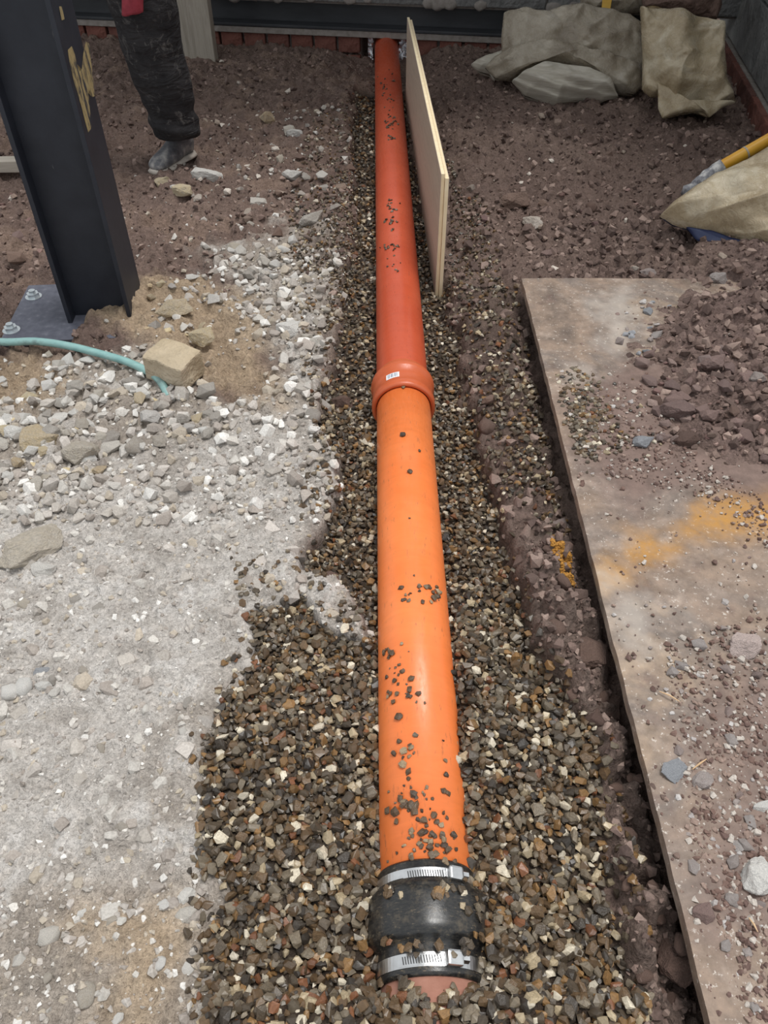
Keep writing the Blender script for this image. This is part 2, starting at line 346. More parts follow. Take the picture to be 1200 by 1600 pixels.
M_CAKED = simple('mortar_caked_steel', [(.35, lin(96,96,104)), (.5, lin(150,150,154)), (.66, lin(214,212,208))], 45, .7, .7, .004)
t = NT('muddy_plywood'); co = t.coord('Object'); b1 = t.noise(co, 5, 5, .6, .5); b2 = t.noise(co, 16, 5, .65); b3 = t.noise(co, 70, 4, .7)
c = t.ramp(b1, [(.28, lin(110,97,88)), (.42, lin(144,125,110)), (.55, lin(124,112,104)), (.7, lin(168,146,124))])
b4 = t.noise(co, 34, 6, .75)
c = t.mix(t.ramp(b2, [(.52, (0, 0, 0)), (.68, (.7, .7, .7))]), c, lin(168,152,140))
c = t.mix(t.ramp(b2, [(.30, (.7, .7, .7)), (.42, (0, 0, 0))]), c, lin(112,92,84))
c = t.mix(.8, c, t.ramp(b4, [(.33, (.66, .64, .62)), (.5, (1, 1, 1)), (.66, (1.3, 1.28, 1.26))]), 'MULTIPLY')
b5 = t.noise(co, 120, 4, .75)
c = t.mix(t.ramp(b5, [(.60, (0, 0, 0)), (.67, (.85, .85, .85))]), c, lin(206,196,186))
am = t.n('ShaderNodeAttribute', attribute_name='Stain').outputs['Color']; sp = t.n('ShaderNodeSeparateColor'); t.l(am, sp.inputs[0])
och = t.n('ShaderNodeMath', operation='MULTIPLY'); t.l(sp.outputs[0], och.inputs[0]); t.l(t.ramp(b3, [(.3, (.55,)*3), (.6, (1,)*3)]), och.inputs[1])
c = t.mix(och.outputs[0], c, lin(184,134,64)); c = t.mix(sp.outputs[1], c, lin(186,176,166)); c = t.mix(sp.outputs[2], c, t.mix(.85, lin(120,101,93), t.ramp(b4, [(.33, (.7, .7, .7)), (.5, (1, 1, 1)), (.66, (1.3, 1.3, 1.3))]), 'MULTIPLY'))
M_SHEET = t.out(c, t.ramp(b2, [(.35, (.5,)*3), (.7, (.75,)*3)]), t.bump(b3, .35, .003), None, .3)
t = NT('work_trousers'); co = t.coord('Object'); f = t.noise(co, 14, 6, .7); g = t.noise(co, 500, 2); s = t.noise(co, 22, 5, .75, .8)
c = t.ramp(f, [(.3, lin(34,33,35)), (.7, lin(56,54,55))]); c = t.mix(t.ramp(s, [(.56, (0, 0, 0)), (.74, (.6, .6, .6))]), c, lin(138,134,130))
nb = t.bump(t.noise(t.coord('Object', (1, 1, 2.6)), 17, 3, .5, .8), .8, .015)
M_TROUSER = t.out(c, .9, t.bump(g, .25, .001, nb), None, .2)
M_REDCL = simple('red_fabric', [(.3, lin(122,34,46)), (.7, lin(160,58,70))], 30, .85, .3, .002)
M_JACKET = simple('dark_jacket', [(.3, lin(40,42,48)), (.7, lin(56,58,64))], 20, .9, .3, .003)
M_BOOT = simple('muddy_boot', [(.3, lin(58,58,62)), (.48, lin(96,96,100)), (.66, lin(160,156,152))], 26, .6, .5, .004)
M_SOLE = simple('boot_sole', [(.3, lin(150,140,130)), (.7, lin(200,192,182))], 30, .85, .3, .002)
M_SKIN = simple('skin', [(.3, lin(196,146,122)), (.7, lin(208,160,136))], 20, .6, .1, .001)
M_HAIR = simple('hair', [(.3, lin(50,38,30)), (.7, lin(66,52,42))], 60, .7, .4, .002)
M_FOIL = simple('silver_foil', [(.3, (.86, .87, .9)), (.7, (.95, .95, .97))], 40, .22, .5, .004, metal=.9)
M_SHADE_SLAB = simple('shade_slab_concrete', [(.3, lin(120,118,114)), (.7, lin(138,136,132))], 6, .9, .2, .003)  # for the added slab that only serves to block sky light
M_STRAW = simple('wood_splinter', [(.3, lin(196,160,120)), (.7, lin(214,182,144))], 60, .7, .1, .001)
M_OCHRE = simple('ochre_sand', [(.3, lin(178,124,44)), (.7, lin(202,150,66))], 90, .95, .6, .003)

# ------------------------------------------------------------------ the ground
NR, NC = 700, 640
tv = np.linspace(0, 1, NR); ys = np.concatenate([np.linspace(-.6, .06, 40, endpoint=False), .06+4.5*(.30*tv+.70*tv**1.7)]); NR = len(ys)
hw = 1.25+.42*np.maximum(ys, 0)
cu = np.linspace(-1, 1, NC)
X = cu[None, :]*hw[:, None]; Y = np.repeat(ys[:, None], NC, 1)
X = X.ravel(); Y = Y.ravel()
F = fields(X, Y); Z = H(X, Y, F)
g, g2, gr, du, ta, bk, hp, n1, n2 = F
def mixc(C, m, c): return C*(1-m[:, None])+np.array(c)[None, :]*m[:, None]
big = fbm(X, Y, 2.2, 3, 40)
C = np.tile(np.array(lin(117, 99, 91)), (len(X), 1))
C = mixc(C, ss(.0, .5, big)*.6, lin(134, 115, 105))
C = mixc(C, ss(.05, .5, fbm(X, Y, 6, 3, 51))*.5, lin(100, 83, 77))
C = mixc(C, ss(.05, .35, fbm(X, Y, 12, 3, 57))*.35*ss(.3, 0, X), lin(150, 128, 112))
C = mixc(C, gr, lin(160, 150, 140))
C = mixc(C, du*gr, lin(186, 180, 174))
C = mixc(C, gr*ss(.1, .5, n2)*.5, lin(206, 202, 198))
C = mixc(C, gr*ss(.15, .5, -n2)*.4, lin(140, 132, 124))
C = mixc(C, ta*.85, lin(172, 152, 128))
C = mixc(C, bk*.9, lin(118, 102, 94))
C = mixc(C, hp*.9, lin(120, 101, 95))
gt = np.maximum(g, g2*.5)
C = mixc(C, gt*.96, lin(64, 53, 44))
V = np.stack([X, Y, Z], 1)
i0 = (np.arange(NR-1)[:, None]*NC+np.arange(NC-1)[None, :]).ravel()
T4 = np.stack([i0, i0+1, i0+NC+1, i0+NC], 1)
me = tri_mesh('ground', V, T4); set_col(me, C); set_col(me, np.repeat(gt[:, None], 3, 1), 'Wet')
ground = link('floor', me, G_GROUND, smooth=True); tag(ground, 'rough site ground of grey dust, red-brown soil and a gravel trench', 'ground', kind='structure')

# ------------------------------------------------------------------ building shell: rotated about ten degrees to the pipe
TH = radians(-10.2); E1 = np.array([cos(TH), sin(TH), 0]); E2 = np.array([-sin(TH), cos(TH), 0])
WB = P(600, 57, .06)+E2*.0                     # a point on the beam's front lip
def wall_pt(s, d, z): return WB*np.array([1, 1, 0])+E1*s+E2*d+np.array([0, 0, z])
def place(o, s, d, z): o.location = wall_pt(s, d, z); o.rotation_euler = (0, 0, TH); return o
wb = empty('wall_back', wall_pt(0, .03, 0), TH); tag(wb, 'red brick footing wall with grey blockwork above at the back', 'wall', kind='structure')
S_OP = (-.115, .135)
for s0, s1 in ((-2.4, S_OP[0]), (S_OP[1], 1.62)):
    link('wall_core', box_me('wall_core', s1-s0-.004, .20, .42, ((s0+s1)/2, .112, -.155)), M_MORTAR, wb)
link('wall_core', box_me('wall_core', 4.02, .20, .645, (-.39, .115, .17+.3225)), M_MORTAR, wb)
link('bedding_strip', box_me('bedding_strip', 4.02, .25, .026, (-.39, .10, .063), .003, .002, 3, 6), M_MORTAR, wb)
bms = [box_me('brick', .1, .03, .064, bev=.004, rough=.0015, seed=k, cuts=1) for k in range(4)]
bmh = [box_me('brick', .212, .03, .064, bev=.004, rough=.0015, seed=k+9, cuts=1) for k in range(4)]
k = 0
for c in range(4):
    z = .017-.075*c
    for s0, s1 in ((-2.4, S_OP[0]), (S_OP[1], 1.55)):
        st_ = .225 if c % 2 else .1125; s = s1-int((s1-s0)/st_)*st_+.005 if s0 < -1 else s0
        while s < s1-.06:
            long = (c % 2 == 1) and s < s1-.2
            o = link('brick', (bmh if long else bms)[k % 4], M_BRICK, wb); k += 1
            wd = .225 if long else .1125
            o.location = (s+wd/2, .0+random.uniform(-.003, .003), z); s += wd
blk = [box_me('block', .43, .03, .205, bev=.004, rough=.0015, seed=k, cuts=2) for k in range(3)]
for c in range(3):
    for i in range(9):
        o = link('block', blk[(i+c) % 3], M_BLOCK, wb); o.location = (-2.15+.44*i+(.22 if c % 2 else 0), .004, .285+.215*c)
# mortar droppings hanging over the beam: joined small runs
bm = bmesh.new()
for i in range(26):
    s = random.uniform(-2, 1.0); r = random.uniform(.012, .04)
    q = bmesh.ops.create_icosphere(bm, subdivisions=2, radius=1)['verts']
    for v in q: v.co = Vector((v.co.x*r+s, v.co.y*.010-.008, v.co.z*random.uniform(.8, 1.2)*r*.7+.19))
link('mortar_droppings', bm_mesh('mortar_droppings', bm), M_MORTAR, wb, True)
# reveal of the pipe opening
for s in S_OP:
    pass
link('opening_back', box_me('opening_back', .4, .03, .4, ((S_OP[0]+S_OP[1])/2, .30, -.13)), M_MUDST, wb)
# steel beam on the wall
be = empty('steel_beam', wall_pt(0, 0, .078), TH); tag(be, 'dark painted steel beam lying along the top of the brick footing', 'beam')
L = 3.6
link('lower_flange', box_me('lower_flange', L, .10, .011, (-.56, .05, .0055), .002), M_BEAM, be)
link('web', box_me('web', L, .010, .090, (-.56, .088, .055), 0), M_BEAM, be)
link('upper_flange', box_me('upper_flange', L, .07, .010, (-.56, .115, .098), .002), M_BEAM, be)

# right hand block wall
RB = P(1195, 207, .045); RD = E2
wr = empty('wall_right', (RB[0], RB[1], 0), TH); tag(wr, 'grey blockwork side wall standing on a red brick plinth', 'wall', kind='structure')
link('wall_core', box_me('wall_core', .2, 2.1, 2.4, (.135, .2, 1.285)), M_MORTAR, wr)
link('plinth_core', box_me('plinth_core', .24, 2.1, .46, (.125, .2, -.140)), M_MORTAR, wr)
pbm = [box_me('brick', .03, .212, .064, bev=.004, rough=.0015, seed=k+20, cuts=1) for k in range(4)]
for c in range(4):
    for i in range(9):
        o = link('brick', pbm[(i+c) % 4], M_BRICK, wr); o.location = (.0, -.75+.225*i+(.11 if c % 2 else 0), .055-.075*c)
rbk = [box_me('block', .03, .43, .205, bev=.004, rough=.0015, seed=k+30, cuts=2) for k in range(3)]
for c in range(4):
    for i in range(5):
        o = link('block', rbk[(i+c) % 3], M_BLOCK, wr); o.location = (.032, -.62+.44*i+(.2 if c % 2 else 0), .200+.215*c)
# unseen slab added overhead, out of the frame, to darken the far end
ce = link('shade_slab', box_me('shade_slab', 4.6, 1.5, .2, (0, 0, 0), .01), M_SHADE_SLAB); ce.location = wall_pt(-.5, -.15, 2.5); ce.rotation_euler = (0, 0, TH)
tag(ce, 'added unseen concrete slab shading the far end of the site', 'shade_slab', kind='structure')

# ------------------------------------------------------------------ pipes
RP = .055
SY = P(632, 602, .06)[1]         # mouth of the socket
CY1, CY0 = P(665, 1342, .055)[1], P(665, 1528, .03)[1]-.005
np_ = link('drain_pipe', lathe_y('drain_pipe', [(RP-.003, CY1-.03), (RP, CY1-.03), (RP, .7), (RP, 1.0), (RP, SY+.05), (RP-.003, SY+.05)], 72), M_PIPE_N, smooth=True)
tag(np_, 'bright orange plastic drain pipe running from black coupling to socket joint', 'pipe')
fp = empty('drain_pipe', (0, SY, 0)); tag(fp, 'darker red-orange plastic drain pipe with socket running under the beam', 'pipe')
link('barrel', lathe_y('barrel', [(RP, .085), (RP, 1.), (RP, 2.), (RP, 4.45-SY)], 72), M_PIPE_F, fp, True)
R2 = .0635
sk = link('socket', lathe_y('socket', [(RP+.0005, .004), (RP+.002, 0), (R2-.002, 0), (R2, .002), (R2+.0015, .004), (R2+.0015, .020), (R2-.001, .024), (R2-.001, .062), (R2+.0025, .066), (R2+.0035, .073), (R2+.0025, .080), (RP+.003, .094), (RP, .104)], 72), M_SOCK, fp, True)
def arc_patch(name, r, y0, y1, a0, a1, n=10):
    v = []; f = []
    for i in range(n+1):
        a = a0+(a1-a0)*i/n
        for rr in (r, r+.0004):
            for y in (y0, y1): v.append((rr*cos(a), y, rr*sin(a)))
    for i in range(n):
        b = i*4; f += [(b+2, b+3, b+7, b+6), (b, b+4, b+5, b+1), (b, b+2, b+6, b+4), (b+1, b+5, b+7, b+3)]
    f += [(0, 1, 3, 2), (n*4, n*4+2, n*4+3, n*4+1)]
    return mesh(name, v, f)
lb = link('barcode_label', arc_patch('barcode_label', R2-.0009, .028, .045, radians(98), radians(124)), M_LABEL, fp); tag(lb, 'white barcode sticker')
for a in (102, 105, 109.5, 112, 116, 119):
    link('bar', arc_patch('bar', R2-.0004, .031, .043, radians(a), radians(a+(1.9 if a in (105, 112) else 1.2)), 2), M_BARS, lb)
# clay pipe stub
cp = link('clay_pipe', lathe_y('clay_pipe', [(.045, CY0+.03), (.056, CY0+.03), (.056, -.10), (.045, -.10)], 56), M_CLAY, smooth=True)
tag(cp, 'pinkish clay pipe end nearly buried in gravel below the coupling', 'pipe')
# rubber coupling
cpl = empty('pipe_coupling', (0, CY0, 0)); tag(cpl, 'black rubber pipe coupling with two steel hose clamps', 'coupling')
LC = CY1-CY0
prof = [(.056, 0), (.0585, 0), (.060, .004), (.060, .030), (.0625, .034), (.066, .037), (.0695, .042), (.0705, .050), (.0705, .078), (.069, .086), (.0655, .092), (.0605, .097), (.0585, .101), (.0585, LC-.003), (.0565, LC), (.055, LC)]
link('rubber_sleeve', lathe_y('rubber_sleeve', prof, 80), M_RUBBER, cpl, True)
def clamp(r, y0, aw):
    b = link('clamp_band', lathe_y('clamp_band', [(r, y0), (r+.0012, y0), (r+.0012, y0+.0135), (r, y0+.0135)], 80), M_STEEL, cpl, False); tag(b, 'perforated stainless steel band')
    link('band_tongue', arc_patch('band_tongue', r+.0012, y0+.0012, y0+.0123, radians(aw-12), radians(aw+34), 18), M_STEEL, b)
    v = []; f = []
    for i in range(15):
        a = radians(aw-10+i*2.7); R = r+.0018
        k = len(v); tx, tz = -sin(a), cos(a); nx, nz = cos(a), sin(a); hw_ = .0006
        for sy, sk_ in ((y0+.003, -.0006), (y0+.0105, .0006)):
            for s in (-1, 1): v.append((nx*R+tx*(s*hw_+sk_), sy, nz*R+tz*(s*hw_+sk_)))
        f.append((k, k+1, k+3, k+2))
    link('thread_slots', mesh('thread_slots', v, f), M_DARKSLOT, b)
    a = radians(aw-22); hs = link('screw_housing', box_me('screw_housing', .018, .015, .010, (0, 0, 0), .0025), M_STEEL, b)
    hs.location = ((r+.006)*cos(a), y0+.0067, (r+.006)*sin(a)); hs.rotation_euler = (0, -(a-pi/2), 0)
    sc = link('screw', tube('screw', [(.009, 0, 0), (.016, 0, 0)], .0045, 6), M_STEEL, b); sc.location = hs.location; sc.rotation_euler = hs.rotation_euler
clamp(.0585, LC-.024, 84); clamp(.060, .008, 92)

# ------------------------------------------------------------------ upright plywood board
zt = .275
A = P(690, 272, zt); B = PY(636, 27, 3.38); bz = -.05
pb = empty('plywood_board', (A[0], A[1], 0), 0); tag(pb, 'clean plywood board standing on edge in the gravel beside the pipe', 'board')
dx = P(636.5, 27, zt); ang = atan2(-(dx[0]-A[0]), dx[1]-A[1]); LB = sqrt((dx[0]-A[0])**2+(dx[1]-A[1])**2); pb.rotation_euler = (0, 0, ang)
for i, (x0, x1, m, dl, dz) in enumerate(((-.0012, .0, M_PLYFACE, .0, 0), (.0, .0075, M_PLY1, .0, .0), (.0075, .0085, M_PLY2, -.002, -.001), (.0085, .0165, M_PLY1, .006, -.008), (.0165, .0177, M_PLYFACE, .006, -.008))):
    link('ply', box_me('ply', x1-x0, LB+dl, zt-bz+dz, ((x0+x1)/2, LB/2-dl/2, (zt+bz+dz)/2)), m, pb)

# ------------------------------------------------------------------ muddy plywood sheet lying on the right bank
NU, NV = 120, 260; BW = .95; u_ = np.linspace(0, BW, NU); BLn = float(np.linalg.norm(BO[0]-BO[1]))+.45; v_ = np.linspace(0, -BLn, NV)
UU, VV = np.meshgrid(u_, v_)
UU = UU.copy(); UU[:, 0] += .0015*fbm(VV[:, 0]*0, VV[:, 0], 30, 3, 3); VV[0, :] += .003*fbm(UU[0, :], UU[0, :]*0, 30, 3, 4)
bx = BO[0][0]+UU*_bn[0]+VV*_bd[0]; by = BO[0][1]+UU*_bn[1]+VV*_bd[1]
bzv = ZB+.002*fbm(bx, by, 3, 2, 8)
n = NU*NV
top = np.stack([bx.ravel(), by.ravel(), bzv.ravel()], 1); bot = top.copy(); bot[:, 2] -= .017
i0 = (np.arange(NV-1)[:, None]*NU+np.arange(NU-1)[None, :]).ravel()
Tt = np.stack([i0, i0+NU, i0+NU+1, i0+1], 1); Tb = Tt[:, ::-1]+n
rim = list(range(NU))+[j*NU+NU-1 for j in range(1, NV)]+[(NV-1)*NU+i for i in range(NU-2, -1, -1)]+[j*NU for j in range(NV-2, 0, -1)]
Ts = np.array([(rim[i], rim[(i+1) % len(rim)], rim[(i+1) % len(rim)]+n, rim[i]+n) for i in range(len(rim))])
me = tri_mesh('plywood_sheet', np.concatenate([top, bot]), np.concatenate([Tt, Tb, Ts]))
bxf, byf = top[:, 0], top[:, 1]
wn = fbm(bxf, byf, 14, 4, 61); wn2 = fbm(bxf, byf, 40, 3, 62)
OCH = W([(935,905),(985,850),(1060,825),(1100,770),(1160,755),(1290,770),(1290,850),(1200,830),(1100,835),(1050,880),(1000,900),(950,925)], ZB)
PAL = W([(940,900),(980,920),(1040,960),(1060,1020),(1000,1050),(960,980)], ZB)
PAL2 = W([(870,575),(930,570),(960,600),(910,620)], ZB); PAL3 = W([(930,470),(980,450),(990,530),(960,560)], ZB)
SOI = W([(890,620),(960,560),(1060,560),(1200,700),(1200,770),(1090,770),(1000,790),(930,740),(890,700)], ZB)
s1 = ss(-.03, .04, sdist(bxf, byf, OCH)+.045*wn+.02*wn2)
s2 = np.maximum.reduce([ss(-.03, .05, sdist(bxf, byf, q)+.06*wn+.04*wn2) for q in (PAL, PAL2, PAL3)])*.6
SOI2 = W([(1090,1040),(1200,1000),(1400,1000),(1400,1600),(1200,1600),(1130,1450),(1090,1300),(1060,1180)], ZB)
s3 = np.maximum(ss(-.04, .05, sdist(bxf, byf, SOI)+.06*wn), ss(-.04, .08, sdist(bxf, byf, SOI2)+.10*wn+.05*wn2)*.8)
S = np.zeros((2*n, 3)); S[:n, 0] = s1*.9; S[:n, 1] = s2; S[:n, 2] = s3
set_col(me, S, 'Stain')
sh = link('plywood_sheet', me, M_SHEET); tag(sh, 'mud-stained plywood sheet with an ochre sand stain lying flat beside the trench', 'board')

# ------------------------------------------------------------------ steel column
K0 = P(207, 501, .0); COLH = 2.6; RZ = radians(4)
sc_ = empty('steel_column', (K0[0], K0[1], 0), RZ); tag(sc_, 'dark navy painted steel H-section column with scraped paint', 'column')
fw = .150; D = .150
link('flange', box_me('flange', .010, fw, COLH, (-.005, fw/2, COLH/2-.03), .0012), M_COLUMN, sc_)
link('flange', box_me('flange', .010, fw, COLH, (-D+.005, fw/2, COLH/2-.03), .0012), M_COLUMN, sc_)
link('web', box_me('web', D-.02, .008, COLH, (-D/2, fw/2-.035, COLH/2-.03)), M_COLUMN, sc_)
# scraped paint on the flange facing the pipe
FN = np.array([cos(RZ), sin(RZ), 0])
for pg in ([(106,78),(112,72),(117,85),(120,100),(124,112),(128,108),(130,85),(134,65),(140,68),(143,100),(146,130),(148,150),(144,152),(140,140),(138,145),(143,200),(138,207),(133,190),(127,165),(122,150),(115,125),(108,95)], [(92,10),(98,10),(101,30),(96,32)]):
    w3 = [Vector(PPL(a_, b_, K0+FN*.0006, FN)) for a_, b_ in pg]; mi = Matrix.LocRotScale(sc_.location, sc_.rotation_euler, None).inverted()
    bm = bmesh.new(); fc = bm.faces.new([bm.verts.new(mi@p_) for p_ in w3]); bmesh.ops.triangulate(bm, faces=[fc])
    o = link('bare_scrape', bm_mesh('bare_scrape', bm), M_PRIMER, sc_); tag(o, 'tan scrape through the dark paint')
bp = link('base_plate', box_me('base_plate', .37, .27, .014, (-.105, .062, -.007), .0015), M_PLATE, sc_)
for bx_, by_ in ((-.262, .135), (-.275, -.022)):
    b = link('anchor_bolt', tube('anchor_bolt', [(0, 0, 0), (0, 0, .018)], .008, 12), M_ZINC, bp); b.location = (bx_, by_, 0)
    b = link('nut', tube('nut', [(0, 0, .001), (0, 0, .011)], .015, 6), M_ZINC, bp); b.location = (bx_, by_, 0)
    b = link('washer', tube('washer', [(0, 0, 0), (0, 0, .002)], .020, 20), M_ZINC, bp); b.location = (bx_, by_, 0)

# ------------------------------------------------------------------ hose
hp_ = []
for px, py, dz in ((-160, 520, .03), (-80, 527, .03), (0, 541, .028), (60, 545, .026), (110, 552, .024), (160, 562, .022), (200, 574, .02), (230, 584, .016), (250, 597, .010), (262, 612, -.004)):
    q = P(px, py, .012); hp_.append((q[0], q[1], h1(q[0], q[1])*.5+dz))
o = link('water_hose', tube('water_hose', smooth_path(hp_, 6), .0085, 14), M_HOSE, smooth=True); tag(o, 'pale teal hose lying across rubble from the column base to a limestone block', 'hose')

# ------------------------------------------------------------------ timber pieces at the back
q = P(311, 84, .02); o = link('timber_post', box_me('timber_post', .160, .045, 1.3, (0, 0, .60), .003, .0015, 4, 5), M_TIMBER); o.location = (q[0], q[1], h1(q[0], q[1])-.02); o.rotation_euler = (0, 0, TH)
tag(o, 'weathered grey timber post standing against the beam behind the worker', 'post')
q = P(-20, 256, .03); o = link('timber_batten', box_me('timber_batten', .34, .05, .035, (0, 0, .0), .003, .001, 6, 4), M_PALEWOOD); o.location = (q[0]-.06, q[1], h1(q[0], q[1])+.022); o.rotation_euler = (0, 0, .05)
tag(o, 'pale timber batten lying on soil behind the steel column', 'timber')
# foil in the opening
def foil(name, x0, x1, z0, z1, s_, d_, seed, label):
    v = []; f = []; a, b = 14, 20
    for j in range(b+1):
        for i in range(a+1):
            x = x0+(x1-x0)*i/a; z = z0+(z1-z0)*j/b
            nv = mnoise.noise_vector(Vector((x*60, z*60, seed)))
            v.append((x+nv.x*.006, nv.y*.022, z+nv.z*.004))
    for j in range(b):
        for i in range(a): k = j*(a+1)+i; f.append((k, k+1, k+a+2, k+a+1))
    o = link(name, mesh(name, v, f), M_FOIL); m = o.modifiers.new('thick', 'SOLIDIFY'); m.thickness = .002
    o.location = wall_pt(0, d_, 0); o.rotation_euler = (0, 0, TH); tag(o, label, 'foil')
foil('foil_insulation', .058, .125, -.13, .05, 0, .06, 2.2, 'crumpled silver foil stuffed between the pipe and the upright board')
foil('foil_insulation', -.085, -.062, -.06, .05, 0, .06, 5.2, 'thin sliver of silver foil on the post side of the pipe')

# ------------------------------------------------------------------ bags: pillows inflated from an outline in a leaning plane
def bag(name, outline, o, nrm, thick, back, mats, label, cat='bag', seed=0, wr=.012, fold=None, group=None, p=2.6, rings=40, segs=150):
    o = np.array(o, float); nrm = np.array(nrm, float); nrm /= np.linalg.norm(nrm)
    pts = np.array([PPL(a, b, o, nrm) for a, b in outline])
    # resample outline
    cl = np.vstack([pts, pts[:1]]); L = np.r_[0, np.cumsum(np.linalg.norm(np.diff(cl, axis=0), axis=1))]
    tt = np.linspace(0, L[-1], segs, endpoint=False); ring = np.stack([np.interp(tt, L, cl[:, k]) for k in range(3)], 1)
    c = ring.mean(0); v = []; f = []
    for side, th in ((1, thick), (-1, back)):
        for j in range(rings+1):
            q = j/rings; r = sin(q*pi/2)**.9 if side > 0 else sin(q*pi/2)
            hgt = th*(1-r**p)**.55
            for i in range(segs):
                b = c+(ring[i]-c)*r+nrm*hgt*side
                v.append(b)
    V = np.array(v); nn = segs*(rings+1)
    out = []
    for k, b in enumerate(V):
        vec = Vector(b); q = (k % nn)//segs/rings
        nz = mnoise.noise(vec*9+Vector((seed*7.7, 0, 0)))*wr*1.3 + mnoise.noise(vec*22+Vector((seed, 3, 0)))*wr*.6 + abs(mnoise.noise(vec*13+Vector((0, seed, 0))))*wr*1.2
        rd = 1-abs(mnoise.noise(Vector((vec.x*4+vec.z*2, vec.y*4, vec.z*14-vec.x*5))+Vector((seed*5.1, 2, 0))))*2.4; nz += max(0, rd)**2*wr*.55
        rd = 1-abs(mnoise.noise(Vector((vec.x*16-vec.z*13, vec.y*8, vec.z*6+vec.x*9))+Vector((seed*2.1, 7, 0))))*2.6; nz += max(0, rd)**2*wr*.22
        if fold: nz += fold(vec)
        w_ = 1-.75*q**4; s_ = 1 if k < nn else -1
        out.append(np.array(b)+nrm*nz*w_*s_)
    for side in (0, 1):
        b0 = side*nn
        for j in range(rings):
            for i in range(segs):
                a_, b_, c_, d_ = b0+j*segs+i, b0+j*segs+(i+1) % segs, b0+(j+1)*segs+(i+1) % segs, b0+(j+1)*segs+i
                f.append((a_, b_, c_, d_) if side else (a_, d_, c_, b_))
    base = np.array([c[0], c[1], min(x[2] for x in out)])
    me = mesh(name, [x-base for x in out], f); 
    bm = bmesh.new(); bm.from_mesh(me); bmesh.ops.remove_doubles(bm, verts=bm.verts[:], dist=.0008); bmesh.ops.recalc_face_normals(bm, faces=bm.faces[:]); bm.to_mesh(me); bm.free()
    for m in mats: me.materials.append(m)
    ob = link(name, me, None, None, True); ob.location = base
    tag(ob, label, cat, group); return ob, nrm
lean = lambda a: (-E2*cos(radians(a))+np.array([0, 0, sin(radians(a))]))
gB = P(880, 158, .04)
bagA, _ = bag('sandbag', [(787,22),(812,16),(850,20),(880,14),(905,8),(940,16),(985,24),(1003,40),(1006,80),(1003,122),(975,118),(930,104),(880,92),(830,92),(800,96),(784,88),(783,60)],
    P(880, 138, .06)+E2*.09, lean(36), .075, .08, [M_BAG2], 'large olive-tan plastic bag slumped against the beam behind the long rolled bag', seed=1, wr=.018)
bag('sandbag', [(758,106),(770,92),(795,80),(830,70),(862,68),(900,76),(940,90),(975,96),(1000,104),(1004,136),(990,148),(965,144),(930,126),(880,112),(840,110),(800,123),(775,124)],
    P(880, 142, .05)+E2*.02, lean(44), .075, .05, [M_BAG2], 'long rolled olive plastic bag lying on top of the grey woven sack', seed=11, wr=.016)
bagT, _ = bag('sandbag', [(736,102),(752,92),(770,86),(790,82),(812,84),(810,110),(800,124),(780,120),(772,132),(766,118),(748,112)],
    P(775, 126, .04)+E2*.03, lean(50), .045, .03, [M_WOVEN], 'grey gathered neck of a sack poking out by the brick footing', seed=5, wr=.014)
bagB, _ = bag('woven_sack', [(800,128),(820,114),(850,107),(890,108),(930,118),(955,130),(966,152),(940,158),(905,156),(880,160),(868,166),(850,160),(820,150)],
    P(880, 158, .035), lean(48), .085, .06, [M_WOVEN], 'pale grey woven sack bulging on the ground beneath the rolled bag', seed=2, wr=.008,
    fold=lambda q: .006*sin(q.z*150+q.x*30))
bagC, _ = bag('sandbag', [(1000,12),(1020,10),(1060,18),(1085,26),(1105,28),(1130,36),(1130,80),(1132,125),(1150,160),(1128,168),(1108,184),(1085,176),(1040,184),(1030,150),(1016,152),(1003,140),(1004,90),(1002,50)],
    P(1080, 180, .045)+E2*.015, lean(30), .085, .10, [M_BAG], 'tan plastic bag standing upright in the corner by the block wall', seed=3, wr=.02,
    fold=lambda q: .024*sin(q.x*38+1.2))
flap = bag('flap', [(1028,128),(1050,146),(1075,160),(1100,160),(1130,158),(1150,160),(1128,168),(1108,184),(1098,174),(1070,176),(1035,186),(1028,170)], P(1080, 182, .05)-E2*.045, lean(42), .012, .008, [M_BAG], '', seed=8, wr=.010, rings=10, segs=64)[0]
for k in ('label', 'category'):
    if k in flap: del flap[k]
flap['label'] = 'torn open mouth of the tan bag'; flap.parent = bagC; flap.location = flap.location-bagC.location
bagY, _ = bag('sandbag', [(903,-30),(1000,-40),(1010,-10),(1000,20),(975,24),(945,18),(920,26),(908,10)], P(950, 128, .05)+E2*.16, lean(30), .06, .07, [M_BAG2, M_YELLOWP], 'dull plastic bag with a yellow mark on top of the olive bag', seed=4, wr=.014)
bag('sandbag', [(1000,-40),(1125,-40),(1128,8),(1120,30),(1080,26),(1040,18),(1004,14)], P(1070, 150, .05)+E2*.14, lean(25), .06, .08, [M_MUDST], 'dark muddy brown sack behind the upright tan bag', seed=6, wr=.014)
q = PPL(948, 6, P(950, 128, .05)+E2*.16-E2*.075, lean(30))
sp_ = link('yellow_mark', box_me('yellow_mark', .035, .004, .06, (0, 0, 0), .001, .002, 1, 3), M_YELLOWP, bagY)
pr = sp_.parent; sp_.location = Vector(q)-pr.location; sp_.rotation_euler = (radians(-30), 0, TH)
